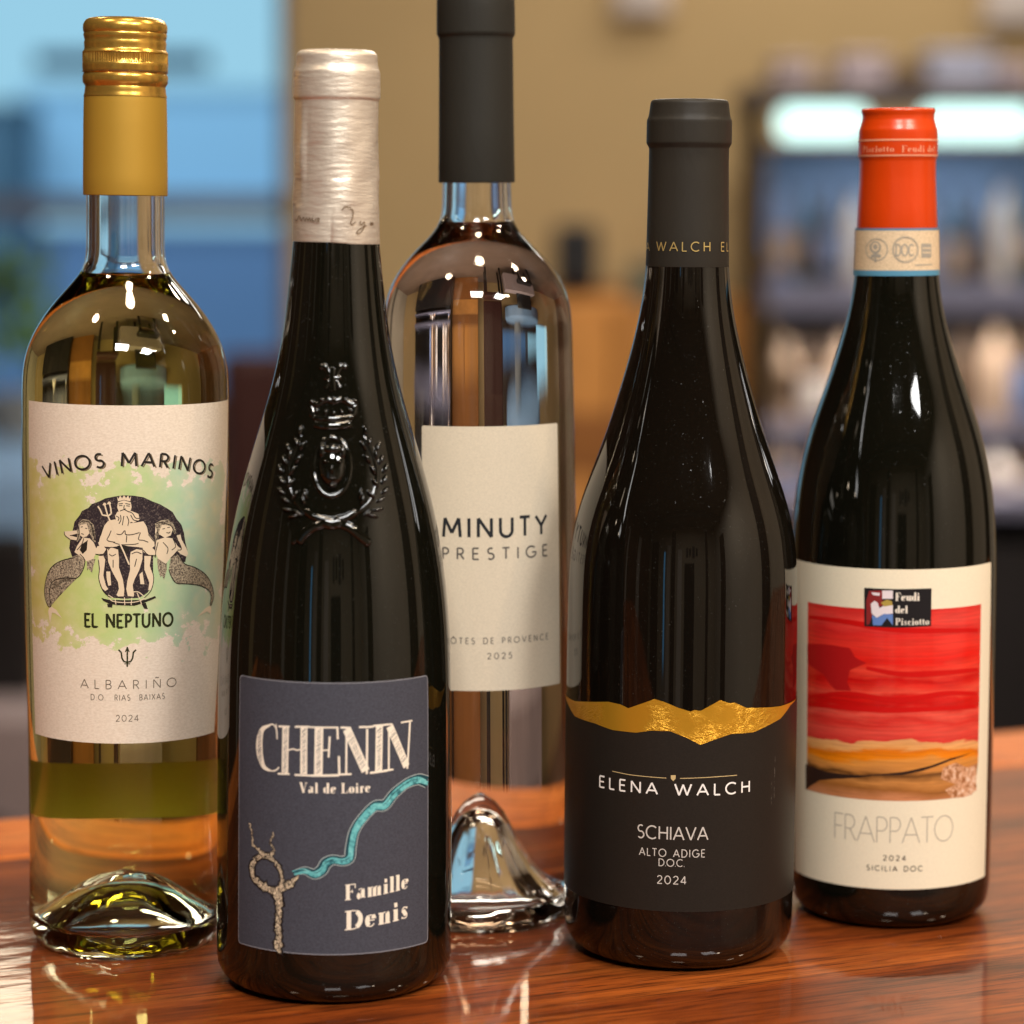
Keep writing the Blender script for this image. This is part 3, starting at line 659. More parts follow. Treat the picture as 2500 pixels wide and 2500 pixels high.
# --- a fat-face letter set (thin hairlines, heavy stems, slab serifs): (width, thick strokes, thin strokes, serifs (x, y, half width), dots)
T, t_w = .17, .05
def X_(*a): return a
SF = {
 'V': (.84, [[(.14, 1), (.44, 0)]], [[(.44, 0), (.70, 1)]], [(.14, 1, .15), (.70, 1, .12)]),
 'L': (.66, [[(.18, 0), (.18, 1)]], [[(.18, .025), (.62, .025), (.62, .28)]], [(.18, 1, .18), (.18, .0, .18)]),
 'F': (.66, [[(.18, 0), (.18, 1)]], [[(.18, .975), (.62, .975), (.62, .72)], [(.18, .52), (.45, .52)], [(.45, .42), (.45, .62)]], [(.18, 1, .16), (.18, 0, .18)]),
 'D': (.84, [[(.18, 0), (.18, 1)], A_(.36, .5, .36, .44, 62, -62, 10)], [[(.18, .975), (.36, .975)]+A_(.36, .5, .38, .475, 90, 50, 5), A_(.36, .5, .38, .475, -50, -90, 5)+[(.18, .025)]], [(.12, 1, .12), (.12, 0, .12)]),
 'P': (.70, [[(.18, 0), (.18, 1)], A_(.34, .74, .24, .2, 62, -62, 8)], [[(.18, .975), (.34, .975)]+A_(.34, .74, .26, .235, 90, 50, 4), A_(.34, .74, .26, .235, -50, -90, 4)+[(.18, .505)]], [(.12, 1, .12), (.18, 0, .18)]),
 'a': (.54, [[(.36, .04), (.36, .46)]+A_(.26, .46, .10, .14, 0, 50, 4), A_(.22, .17, .13, .14, 110, 250, 6)], [A_(.24, .48, .16, .14, 60, 150, 6), [(.36, .33), (.2, .31)], [(.2, .03), (.36, .1)], [(.36, .06), (.5, .03)]], []),
 'l': (.34, [[(.17, 0), (.17, 1.02)]], [], [(.17, 0, .16), (.10, 1.02, .08)]),
 'd': (.60, [[(.44, 0), (.44, 1.02)], A_(.24, .31, .14, .25, 115, 245, 8)], [A_(.26, .31, .19, .29, 20, 100, 6), A_(.26, .31, .19, .29, 260, 340, 6)], [(.38, 1.02, .08), (.50, 0, .1)]),
 'e': (.54, [A_(.27, .31, .16, .26, 120, 240, 8), A_(.27, .40, .16, .20, 55, 0, 4)], [A_(.27, .31, .2, .295, 50, 130, 6), [(.1, .33), (.46, .33)], A_(.27, .31, .2, .295, 230, 325, 8)], []),
 'o': (.56, [A_(.27, .31, .17, .25, 120, 240, 8), A_(.29, .31, .17, .25, 60, -60, 8)], [A_(.28, .31, .2, .295, 45, 135, 6), A_(.28, .31, .2, .295, 225, 315, 6)], []),
 'i': (.34, [[(.17, 0), (.17, .62)], [(.09, .84), (.25, .84)]], [], [(.17, 0, .16), (.11, .62, .08)]),
 'r': (.46, [[(.17, 0), (.17, .62)], [(.34, .52), (.42, .52)]], [A_(.33, .36, .18, .24, 150, 50, 6)], [(.17, 0, .16), (.11, .62, .08)]),
 'm': (.96, [[(.17, 0), (.17, .62)], [(.47, 0), (.47, .46)]+A_(.40, .46, .07, .12, 0, 60, 3), [(.77, 0), (.77, .46)]+A_(.70, .46, .07, .12, 0, 60, 3)], [A_(.33, .38, .16, .22, 150, 70, 6), A_(.63, .38, .16, .22, 150, 70, 6)], [(.17, 0, .13), (.11, .62, .08), (.47, 0, .13), (.77, 0, .13)]),
 'n': (.66, [[(.17, 0), (.17, .62)], [(.48, 0), (.48, .46)]+A_(.40, .46, .08, .12, 0, 60, 3)], [A_(.33, .38, .16, .22, 150, 70, 6)], [(.17, 0, .14), (.11, .62, .08), (.48, 0, .14)]),
 's': (.46, [[(.14, .46), (.32, .17)]], [A_(.23, .45, .13, .15, 30, 190, 8), A_(.23, .17, .14, .15, -150, 10, 8), [(.36, .5), (.37, .6)], [(.09, .12), (.08, .02)]], []),
 'u': (.62, [[(.15, .62), (.15, .2)]+A_(.23, .2, .08, .14, 180, 230, 3), [(.47, .62), (.47, 0)]], [A_(.30, .22, .16, .2, 220, 320, 6)], [(.10, .62, .08), (.42, .62, .08), (.52, 0, .08)]),
 'c': (.50, [A_(.27, .31, .16, .26, 115, 245, 8), [(.40, .48), (.40, .42)]], [A_(.27, .31, .2, .295, 50, 130, 6), A_(.27, .31, .2, .295, 230, 325, 8)], []),
 't': (.38, [[(.17, .82), (.17, .1)]], [[(.02, .60), (.34, .60)], A_(.26, .13, .1, .11, 180, 330, 6)], []),
 ' ': (.34, [], [], []),
}
def text(ink, s, ul, ur, vb, hpx, w=.11, track=.2, font=G, bend=0., wob=0., slant=0., hatch=None, rise=0., serif=0.):
    """letters between columns ul and ur, standing on row vb (taken at the middle), hpx tall"""
    L = ink.L; B = L.B; um = (ul+ur)/2
    tot = 0.
    for ch in s: tot += font[ch][0]+track
    tot -= track
    a, b = L.at(ul, vb + (0)), L.at(ur, vb)
    c = L.at(um if abs(um-B.axis_x(vb)) > 0 else um, vb)
    h = abs(L.at(um, vb-hpx).y - c.y); xs = (b.x-a.x)/tot; x0 = a.x; xm = (a.x+b.x)/2
    def place(x, y, px):
        X = x0 + (px + x)*xs + slant*y*h; Y = y*h + rise*(X-xm)
        if bend: r = 1/bend; q = (X-xm)/r; X = xm + (r+Y)*math.sin(q); Y = (r+Y)*math.cos(q)-r
        return (X, c.y+Y)
    px = 0.
    for ch in s:
        g = font[ch]; j = lambda: (random.uniform(-wob, wob), random.uniform(-wob, wob))
        if font is SF:
            for st in g[1]: ink.line([place(x, y, px) for x, y in st], T*h*(w/.11))
            for st in g[2]: ink.line([place(x, y, px) for x, y in st], t_w*h*(w/.11)**.5)
            for x, y, hw in g[3]: y2 = y + (.03 if y < .1 else -.03); ink.line([place(x-hw, y2, px), place(x+hw, y2, px)], .06*h)
        else:
            jx, jy = j()
            for st in g[1]: ink.line([place(x+jx, y+jy, px) for x, y in st], w*h, closed=(st[0] == st[-1] or (abs(st[0][0]-st[-1][0]) < 1e-6 and abs(st[0][1]-st[-1][1]) < 1e-6)))
        if serif and font is G and ch not in 'O ':
            for st in g[1]:
                for x, y in ([st[0], st[-1]] + [q for q in st[1:-1] if q[1] in (0, 1)]):
                    if y in (0, 1): ink.line([place(x-serif, y, px), place(x+serif, y, px)], w*h*.5)
        px += g[0]+track
    return ink
def tracer(L, sc, ox, oy): return lambda pts: [tuple(L.at(ox+x*sc, oy+y*sc)) for x, y in pts]
def flat(name, c, rough=.6, metal=0): return mat(name, c, rough, metal, spec=.25)
ink_black = flat('black_ink', lin(38, 32, 26)); ink_grey = flat('grey_ink', lin(104, 92, 76)); cream_ink = flat('cream_ink', lin(236, 224, 204)); white_ink = flat('white_ink', lin(226, 216, 200))

def rounded(x0, z0, x1, z1, r, n=4):
    out = []
    for cx, cz, a in ((x1-r, z1-r, 0), (x0+r, z1-r, 90), (x0+r, z0+r, 180), (x1-r, z0+r, 270)):
        out += [(cx+r*math.cos(R(a+90*k/n)), cz+r*math.sin(R(a+90*k/n))) for k in range(n+1)]
    return out

# ================= B1: green washed label
L1 = Label(B1, .00022).ref(1400)
zt, zb = B1.surf(318, 990)[1], B1.surf(312, 1815)[1]
lm = mat('washed_cream_paper', lin(226, 202, 176), .62, spec=.2); t = NT(lm)
uv = t.new('ShaderNodeTexCoord'); mp = t.new('ShaderNodeMapping'); t.link(uv.outputs['UV'], mp.inputs[0])
sep = t.new('ShaderNodeSeparateXYZ'); t.link(mp.outputs[0], sep.inputs[0])
zc = (B1.surf(312, 1360)[1])*10; hv = (B1.surf(312, 1120)[1]-B1.surf(312, 1600)[1])*5
fy = t.math('SUBTRACT', .98, t.math('POWER', t.math('ABSOLUTE', t.math('DIVIDE', t.math('SUBTRACT', sep.outputs[1], zc), hv)), 3.0))
fx = t.math('SUBTRACT', 1.0, t.math('POWER', t.math('ABSOLUTE', t.math('DIVIDE', t.math('SUBTRACT', sep.outputs[0], .5), .47)), 6.0))
nz = t.new('ShaderNodeTexNoise'); nz.inputs['Scale'].default_value = 9; nz.inputs['Detail'].default_value = 6; nz.inputs['Roughness'].default_value = .6; t.link(mp.outputs[0], nz.inputs[0])
sh_ = t.math('ADD', t.math('MINIMUM', fy, fx), t.math('MULTIPLY', t.math('SUBTRACT', nz.outputs[0], .5), 3.2))
mask = t.ramp(sh_, [(.30, (0, 0, 0, 1)), (.335, (.75, .75, .75, 1)), (.40, (.85, .85, .85, 1)), (.8, (1, 1, 1, 1))])
n2 = t.new('ShaderNodeTexNoise'); n2.inputs['Scale'].default_value = 4; n2.inputs['Detail'].default_value = 3; t.link(mp.outputs[0], n2.inputs[0])
n3 = t.new('ShaderNodeTexNoise'); n3.inputs['Scale'].default_value = 16; n3.inputs['Detail'].default_value = 5; t.link(mp.outputs[0], n3.inputs[0])
side = t.math('ADD', t.math('MULTIPLY', sep.outputs[0], .9), t.math('MULTIPLY', n2.outputs[0], .25))
green = t.ramp(side, [(.25, lin(204, 192, 112)), (.45, lin(186, 200, 122)), (.62, lin(182, 202, 136)), (.78, lin(172, 196, 166)), (.95, lin(196, 198, 168))])
gr = t.mix(t.ramp(n3.outputs[0], [(.45, (0, 0, 0, 1)), (.7, (.4, .4, .4, 1))]).outputs[0], green.outputs[0], lin(222, 206, 160))
fib = t.noise(900, 4, .6, stretch=(1, 1, 2)); ppr = t.ramp(fib.outputs[0], [(.35, lin(220, 202, 180)), (.65, lin(234, 218, 198))])
t.link(t.mix(mask.outputs[0], ppr.outputs[0], gr), t.bsdf.inputs['Base Color']); t.bump(fib.outputs[0], .08, .0002)
a0, a1 = L1.at(70, 985).x, L1.at(557, 985).x; b0, b1 = L1.at(86, 1788).x, L1.at(523, 1795).x
L1.sheet('front_label', [(a0, zt), (b0, zb), (b1, zb), (a1, zt)], lm, dz=.004)
# back label, seen through the wine
bl = paper('olive_back_label', lin(206, 196, 110), .6); zB = B1.zr(1925, 0)[0]
th = np.linspace(R(118), R(242), 40)
V, F = [], []
for k, q in enumerate(th):
    for z in (B1.zr(2022, 0)[0], B1.zr(1885, 0)[0]): r = B1.rad(z)+.0002; V.append((r*math.sin(q), -r*math.cos(q), z))
for k in range(39): F.append((2*k, 2*k+2, 2*k+3, 2*k+1))
mesh_obj('back_label', V, F, bl, B1.root)
i = Ink(L1)
text(i, 'VINOS MARINOS', 107, 519, 1138, 33, .16, .30, bend=10.5)
i.build('lettering', ink_black)
i = Ink(L1); text(i, 'VINOS MARINOS', 109.5, 521.5, 1140.5, 33, .10, .30, bend=10.5); i.build('lettering', flat('shadow_ink', lin(120, 104, 80)), o=.00002)
tr = tracer(L1, .4657, 50, 950)
i = Ink(L1)
text(i, 'EL NEPTUNO', 207, 421, 1531, 31, .19, .24, wob=.03, serif=.11)
# small trident
for p, w_ in (([(560, 1456), (560, 1362)], 8), ([(514, 1366), (528, 1380), (532, 1410), (542, 1428), (560, 1432), (578, 1428), (588, 1410), (592, 1380), (606, 1366)], 8), ([(550, 1378), (560, 1352), (570, 1378)], 5), ([(545, 1440), (575, 1440)], 5)):
    i.line(tr(p), w_*.4657*.965/FPX)
i.build('lettering', flat('dark_green_ink', lin(40, 42, 14)))
i = Ink(L1)
text(i, 'ALBARIÑO', 197, 430, 1682, 21, .10, .62); text(i, 'D.O.  RIAS  BAIXAS', 222, 402, 1710, 13.5, .12, .34); text(i, '2024', 283, 338, 1761, 15, .11, .30)
i.build('lettering', ink_grey)
# the engraving: sea god on a shell throne between two mermaids (traced at .2381 px per unit)
tr = tracer(L1, .2381, 100, 1200)
dark = flat('engraving_black', lin(52, 40, 44)); t = NT(dark); n = t.noise(1500, 4, .7); r_ = t.ramp(n.outputs[0], [(.52, lin(44, 34, 38)), (.66, lin(110, 96, 88))]); t.link(r_.outputs[0], t.bsdf.inputs['Base Color'])
skin = flat('engraving_cream', lin(226, 204, 172)); scale_ = flat('engraving_scales', lin(150, 134, 112)); t = NT(scale_); n = t.noise(1900, 4, .75); r_ = t.ramp(n.outputs[0], [(.40, lin(66, 54, 48)), (.60, lin(196, 178, 148))]); t.link(r_.outputs[0], t.bsdf.inputs['Base Color'])
def layer(polys, name, m, o):
    k = Ink(L1)
    for p in polys: k.poly(tr(p))
    return k.build(name, m, o)
shell = [(320, 670), (290, 580), (300, 500), (325, 400), (345, 310), (400, 240), (420, 200), (490, 165), (520, 130), (600, 100), (660, 70), (760, 50), (850, 38), (950, 42), (1050, 58), (1140, 100), (1220, 130), (1290, 170), (1350, 210), (1390, 280), (1440, 340), (1465, 420), (1480, 520), (1500, 600), (1480, 725), (1400, 700), (1300, 640), (1100, 600), (700, 600), (500, 640)]
layer([shell, [(600, 590), (600, 900), (610, 970), (640, 1030), (700, 1085), (860, 1100), (1010, 1090), (1090, 1040), (1150, 960), (1150, 590)]], 'engraving_shell', dark, .00003)
tailL = [(330, 680), (240, 700), (160, 735), (100, 790), (62, 870), (40, 980), (40, 1060), (56, 1130), (84, 1182), (106, 1168), (96, 1110), (90, 1040), (96, 975), (120, 925), (180, 895), (260, 885), (350, 890), (400, 860), (440, 780), (450, 700), (400, 640)]
tailR = [(1330, 680), (1400, 640), (1470, 740), (1560, 770), (1650, 820), (1710, 880), (1750, 960), (1770, 1050), (1765, 1110), (1742, 1165), (1732, 1155), (1742, 1080), (1725, 1020), (1670, 980), (1590, 955), (1480, 945), (1390, 940), (1340, 880), (1310, 800)]
skirts = [[(470, 700), (560, 690), (540, 760), (525, 835), (490, 790), (475, 810)], [(1190, 690), (1290, 720), (1290, 800), (1262, 905), (1240, 860), (1225, 880), (1200, 800)]]
hair = [[(385, 320), (430, 283), (490, 290), (540, 340), (555, 420), (560, 520), (530, 500), (500, 430), (470, 330), (400, 345), (395, 400), (405, 480), (370, 520), (372, 430)],
        [(1165, 330), (1230, 295), (1300, 285), (1350, 320), (1385, 400), (1370, 440), (1330, 350), (1240, 340), (1215, 400), (1205, 470), (1175, 520), (1165, 450), (1190, 400)]]
for p_ in [tailL, tailR]+skirts: layer([p_], 'engraving_tail' if p_ in (tailL, tailR) else 'engraving_skirt', scale_, .00005)
cream = [
 [(690, 300), (760, 285), (860, 330), (960, 320), (1050, 305), (1085, 360), (1100, 430), (1160, 500), (1165, 560), (1120, 590), (1000, 570), (900, 560), (800, 560), (720, 570), (600, 560), (585, 520), (620, 440), (650, 350)],  # torso, arms
 [(790, 110), (850, 90), (920, 110), (930, 160), (915, 210), (860, 230), (800, 215), (782, 160)],                               # face
 [(780, 50), (795, 75), (812, 40), (832, 70), (852, 36), (872, 68), (895, 38), (905, 75), (925, 45), (915, 100), (850, 85), (790, 100)],   # crown
 [(785, 205), (860, 215), (930, 200), (1000, 230), (1010, 290), (950, 320), (920, 310), (900, 360), (860, 350), (820, 355), (810, 310), (770, 290), (760, 250)],  # beard
 [(580, 560), (640, 555), (670, 590), (640, 640), (560, 640), (560, 600)], [(1040, 560), (1120, 560), (1165, 600), (1180, 650), (1100, 650), (1050, 620)],  # shell arm rests
 [(680, 590), (740, 570), (790, 590), (800, 680), (800, 780), (840, 900), (855, 1000), (850, 1075), (790, 1075), (775, 1060), (800, 1000), (790, 930), (730, 820), (690, 720)],  # left leg
 [(920, 620), (980, 590), (1040, 600), (1040, 690), (1010, 800), (960, 900), (940, 960), (955, 1060), (950, 1078), (890, 1070), (875, 1000), (885, 920), (915, 800), (910, 700)],  # right leg
 [(590, 660), (640, 660), (660, 700), (640, 860), (665, 960), (690, 1000), (660, 1020), (620, 985), (595, 900), (600, 780)],
 [(1060, 660), (1130, 660), (1115, 760), (1150, 860), (1155, 950), (1130, 1010), (1100, 1010), (1110, 930), (1060, 800)],
 [(670, 820), (710, 820), (720, 960), (690, 965), (675, 900)], [(1010, 850), (1040, 820), (1060, 950), (1020, 950)],
 [(240, 410), (370, 398), (372, 430), (300, 450), (372, 470), (368, 500), (300, 490), (250, 450)],     # raised arm
 [(385, 330), (440, 290), (500, 310), (520, 400), (470, 460), (430, 470), (390, 440)],   # head left
 [(430, 470), (500, 480), (540, 520), (575, 600), (540, 690), (470, 715), (400, 660), (345, 620), (370, 560)],
 [(1175, 330), (1250, 295), (1340, 320), (1350, 390), (1330, 450), (1270, 475), (1215, 440), (1180, 480), (1170, 420)],
 [(1180, 500), (1270, 470), (1350, 480), (1400, 560), (1400, 600), (1330, 680), (1280, 740), (1200, 690), (1170, 620)],
 [(1390, 450), (1430, 440), (1440, 490), (1490, 580), (1508, 640), (1490, 668), (1430, 640), (1390, 600), (1400, 560), (1440, 590), (1410, 510)],
 [(90, 1180), (110, 1180), (160, 1215), (218, 1300), (150, 1250), (115, 1240), (95, 1350), (75, 1230)], [(1740, 1165), (1745, 1200), (1740, 1260), (1700, 1230), (1600, 1285), (1680, 1200)],
]
layer(cream, 'engraving_figures', skin, .00007)
layer([hair[0]], 'engraving_hair', scale_, .00009); layer([hair[1]], 'engraving_hair', scale_, .00009)
k = Ink(L1)
def dl(p, w, s=True): k.line(tr(spline(p, 4) if s else p), w)
for p in ([(795, 128), (840, 122)], [(865, 122), (915, 132)], [(800, 145), (835, 143)], [(875, 145), (910, 150)], [(855, 140), (850, 175), (870, 178)], [(810, 200), (850, 185), (870, 192), (905, 210)], [(900, 205), (940, 225), (970, 270), (1010, 275)], [(880, 250), (900, 300), (890, 350)], [(850, 250), (840, 310), (835, 345)], [(815, 240), (820, 290), (800, 330)], [(920, 240), (950, 290), (990, 300)], [(770, 250), (800, 270), (790, 300)],
          [(640, 350), (610, 440), (590, 520)], [(720, 400), (700, 450), (680, 500), (760, 520)], [(760, 430), (820, 440), (860, 400), (870, 440), (940, 440), (1010, 420)], [(880, 450), (875, 520)], [(1020, 420), (1000, 490), (1050, 500), (1100, 520)], [(740, 520), (800, 540), (860, 545), (960, 540), (1000, 530)], [(1100, 440), (1160, 510)],
          [(690, 600), (720, 570), (790, 590)], [(700, 640), (730, 660), (770, 640)], [(740, 700), (740, 780)], [(930, 640), (980, 620), (1030, 640)], [(980, 690), (960, 770)], [(560, 640), (620, 650), (680, 610)], [(1050, 600), (1100, 650), (1180, 660)], [(590, 700), (600, 800), (595, 900), (640, 1020), (700, 1080)], [(1120, 760), (1155, 880), (1130, 1010), (1060, 1090)],
          [(400, 320), (440, 300), (500, 320), (540, 400), (550, 480)], [(380, 340), (395, 420), (370, 500)], [(520, 330), (530, 420), (560, 500)], [(410, 365), (430, 360)], [(455, 375), (475, 380)], [(415, 430), (440, 440)], [(480, 500), (440, 560), (400, 600)], [(440, 480), (420, 540), (370, 600)],
          [(1180, 330), (1240, 320), (1330, 350), (1370, 420)], [(1190, 400), (1200, 450), (1180, 500)], [(1245, 385), (1270, 378)], [(1295, 370), (1320, 365)], [(1285, 420), (1310, 425), (1325, 412)], [(1250, 520), (1300, 580), (1290, 640)], [(1350, 480), (1380, 560), (1340, 600)],
          [(240, 410), (250, 450), (300, 490)], [(300, 450), (370, 450)], [(1400, 600), (1440, 590), (1410, 510)], [(1200, 520), (1180, 600), (1170, 680)]):
    dl(p, .00028)
for p in (tailL, tailR): k.line(tr(spline(p, 3)), .0003)
k.poly(tr([(420, 540), (480, 500), (470, 600), (430, 640), (400, 600)])); k.poly(tr([(780, 560), (820, 545), (900, 560), (900, 620), (860, 640), (800, 620)]))
k.poly(tr([(620, 1090), (700, 1110), (1070, 1110), (1170, 1070), (1180, 1090), (1060, 1140), (960, 1170), (780, 1165), (700, 1150), (640, 1120)]))
k.poly(tr([(680, 1150), (735, 1155), (730, 1190), (685, 1185)])); k.poly(tr([(1030, 1150), (1075, 1140), (1095, 1205), (1060, 1200)]))
k.build('engraving_lines', ink_black, .00010)
k = Ink(L1)
for p in ([(585, 150), (610, 190), (630, 240), (690, 250), (722, 225), (715, 170), (700, 105)], [(650, 120), (685, 245), (800, 510), (850, 620), (905, 750)], [(640, 140), (650, 118), (668, 135)], [(685, 130), (700, 105), (715, 125)]): k.line(tr(p), .0005)
for p in ([(690, 1085), (740, 1125), (860, 1138), (980, 1130), (1070, 1095)], [(855, 1085), (860, 1165)], [(760, 1100), (770, 1160)], [(985, 1040), (1020, 1120), (1030, 1160)], [(930, 1090), (925, 1165)], [(690, 1060), (740, 1090)], [(940, 1030), (1000, 1030), (1060, 1080)]): k.line(tr(spline(p, 4)), .00030)
k.build('engraving_trident', skin, .00012)

# ================= B2: slate blue label
L2 = Label(B2, .00022).ref(2000)
zt, zb = B2.surf(814, 1667)[1], B2.surf(814, 2331)[1]
x0, x1 = L2.at(583, 2000).x, L2.at(1045, 2000).x
slate = paper('slate_blue_paper', lin(71, 72, 81), .62, .14, .08)
L2.sheet('front_label', rounded(x0, zb, x1, zt, .0012), slate, dz=.01)
k = Ink(L2); pts = rounded(x0+.0001, zb+.0001, x1-.0001, zt-.0001, .0012); k.line(pts+[pts[0]], .00022, closed=True); k.build('label_edge', flat('label_edge_grey', lin(150, 150, 156)), .00003)
tr = tracer(L2, .4658, 520, 1600)
u_ = .4658*project(B2.P)[2]/FPX
k = Ink(L2)
WF = 1.18
def S_(p, w): k.line(tr(p), (np.array(w)*u_*WF).tolist() if isinstance(w, (list, tuple)) else w*u_*WF)
# C
S_(spline([(300, 366), (262, 385), (246, 430), (243, 485), (250, 540), (268, 585), (300, 604)], 5), [6, 20, 32, 36, 32, 20, 8]); S_(spline([(292, 366), (315, 362), (332, 385), (336, 430)], 4), 6); S_(spline([(292, 604), (322, 605), (340, 594), (345, 585)], 4), 6); S_([(331, 360), (337, 440)], 5)
# H
for a, b in (((381, 372), (377, 620)), ((477, 372), (475, 622))): S_([a, b], 30)
S_(spline([(394, 498), (420, 490), (440, 497), (462, 492)], 4), 6)
for a, b in (((344, 372), (402, 374)), ((340, 620), (402, 622)), ((430, 374), (505, 374)), ((428, 626), (520, 630))): S_([a, b], 8)
# E
S_([(556, 376), (552, 628)], 36); S_([(505, 376), (655, 378)], 7); S_([(652, 374), (654, 440)], 8); S_([(572, 498), (612, 496)], 6); S_([(612, 425), (606, 535)], 8); S_([(515, 630), (662, 628)], 10); S_([(660, 528), (662, 628)], 9)
# N
S_([(700, 385), (698, 618)], 8); S_([(702, 388), (800, 606)], 36); S_([(808, 385), (806, 622)], 9); S_([(668, 378), (722, 380)], 8); S_([(665, 624), (726, 622)], 8); S_([(765, 376), (840, 374)], 8)
# I
S_([(872, 368), (868, 606)], 32); S_([(838, 370), (918, 362)], 8); S_([(822, 616), (914, 604)], 9)
# N
S_([(922, 374), (921, 598)], 8); S_([(926, 372), (1014, 582)], 34); S_([(1032, 350), (1018, 594)], 9); S_([(900, 364), (940, 360)], 7); S_([(896, 604), (945, 598)], 8); S_([(985, 352), (1044, 342)], 7)
text(k, 'Val de Loire', 731, 904, 1937, 25, .14, .10, SF)
text(k, 'Famille', 842, 997, 2186, 38, .15, .08, SF, rise=.09); text(k, 'Denis', 842, 997, 2259, 47, .15, .08, SF, rise=.09)
k.build('lettering', cream_ink)
WF = 1.0
k = Ink(L2)          # hatching scratched through the heavy stems
def hatch(x0_, y0_, x1_, y1_, w_, sk=0., n=14, a=-18):
    for q in range(n):
        t_ = (q+.5+random.uniform(-.3, .3))/n; cx, cy_ = x0_+(x1_-x0_)*t_, y0_+(y1_-y0_)*t_
        f = random.uniform(.5, .98); S_([(cx-w_/2*f, cy_-a/2*f*1.2), (cx+w_/2*random.uniform(.6, .95), cy_+a/2)], random.uniform(1.8, 3.4))
for a in ((243, 400, 246, 590, 26), (381, 382, 377, 612, 24), (477, 382, 475, 612, 24), (556, 385, 552, 615, 28), (872, 378, 868, 600, 26)): hatch(*a, n=19)
hatch(712, 410, 790, 590, 30, n=16, a=-26); hatch(934, 392, 1004, 560, 28, n=14, a=-26)
k.build('lettering_hatching', slate, .00008)
def rug(p, w, n=7):
    q = spline(p, n); w = [a_*.8 for a_ in w]; st_ = random.getstate(); random.seed(11)
    q = [(x+random.uniform(-4, 4), y+random.uniform(-4, 4)) for x, y in q]; ww = np.interp(np.linspace(0, 1, len(q)), np.linspace(0, 1, len(w)), w); ww = [float(a_)*random.uniform(.72, 1.25) for a_ in ww]
    random.setstate(st_); S_(q, ww)
# vine: gnarled stock in cream and black, shoot in turquoise
bark = flat('bark_print', lin(214, 192, 160)); t = NT(bark); n = t.noise(1500, 5, .8, dist=1.0, stretch=(1.3, 1, .7)); r_ = t.ramp(n.outputs[0], [(.47, lin(34, 26, 22)), (.54, lin(226, 206, 174))]); t.link(r_.outputs[0], t.bsdf.inputs['Base Color'])
barkdark = flat('bark_shade_print', lin(30, 24, 24))
k = Ink(L2)
rug([(338, 1552), (345, 1480), (342, 1400), (346, 1320), (340, 1240)], [76, 72, 66, 68, 84]); rug([(345, 1240), (270, 1215), (212, 1160), (205, 1100), (245, 1055), (300, 1060), (340, 1100), (362, 1160), (355, 1215)], [62, 70, 60, 54, 52, 46, 40, 36, 34]); rug([(340, 1230), (400, 1200), (450, 1160)], [60, 48, 34])
rug([(290, 1060), (240, 1020), (210, 990), (205, 940), (192, 880)], [34, 26, 20, 16, 14]); rug([(300, 1050), (320, 1020), (302, 980), (318, 930)], [30, 18, 16, 16])
k.build('vine_stock_shade', barkdark, .00003)
k = Ink(L2)
rug([(338, 1552), (345, 1480), (342, 1400), (346, 1320), (340, 1240)], [50, 44, 36, 40, 52]); rug([(345, 1240), (270, 1215), (212, 1160), (205, 1100), (245, 1055), (300, 1060), (340, 1100), (362, 1160), (355, 1215)], [40, 44, 36, 30, 30, 28, 20, 18, 18]); rug([(340, 1230), (400, 1200), (450, 1160)], [48, 34, 22])
rug([(290, 1060), (240, 1020), (210, 990), (205, 940), (192, 880)], [26, 18, 14, 9, 8]); rug([(300, 1050), (320, 1020), (302, 980), (318, 930)], [22, 12, 10, 10])
k.build('vine_stock', bark, .00006)
shoot = [(422, 1140), (480, 1128), (530, 1146), (570, 1126), (592, 1090), (630, 1072), (680, 1078), (715, 1062), (722, 1010), (738, 930), (775, 865), (845, 792), (900, 784), (950, 725), (1015, 672), (1075, 650), (1108, 658), (1121, 664)]
k = Ink(L2); S_(spline(shoot, 5), [20, 42, 56, 62, 60, 50, 54, 58, 56, 54, 56, 60, 60, 54, 58, 62, 64]); k.build('vine_shoot_outline', flat('pale_outline', lin(176, 184, 180)), .00003)
k = Ink(L2); S_(spline(shoot, 5), [14, 36, 49, 55, 53, 43, 47, 51, 49, 47, 49, 53, 53, 47, 51, 55, 57]); k.build('vine_shoot_shade', flat('deep_teal_print', lin(26, 66, 76)), .00005)
tealm = flat('turquoise_print', lin(98, 178, 180)); t = NT(tealm); n = t.noise(500, 4, .7, stretch=(1, 1, 1)); r_ = t.ramp(n.outputs[0], [(.36, lin(40, 96, 104)), (.5, lin(98, 178, 180)), (.72, lin(140, 204, 200))]); t.link(r_.outputs[0], t.bsdf.inputs['Base Color'])
k = Ink(L2); S_(spline([(x+4, y+8) for x, y in shoot], 5), [10, 14, 20, 20, 16, 18, 18, 22, 24, 22, 26, 24, 20, 22, 24, 20, 22]); S_(spline([(x-6, y-8) for x, y in shoot], 5), [5, 6, 8, 8, 10, 10, 8, 8, 8, 10, 12, 10, 10, 10, 12, 10, 10]); k.build('vine_shoot', tealm, .00008)
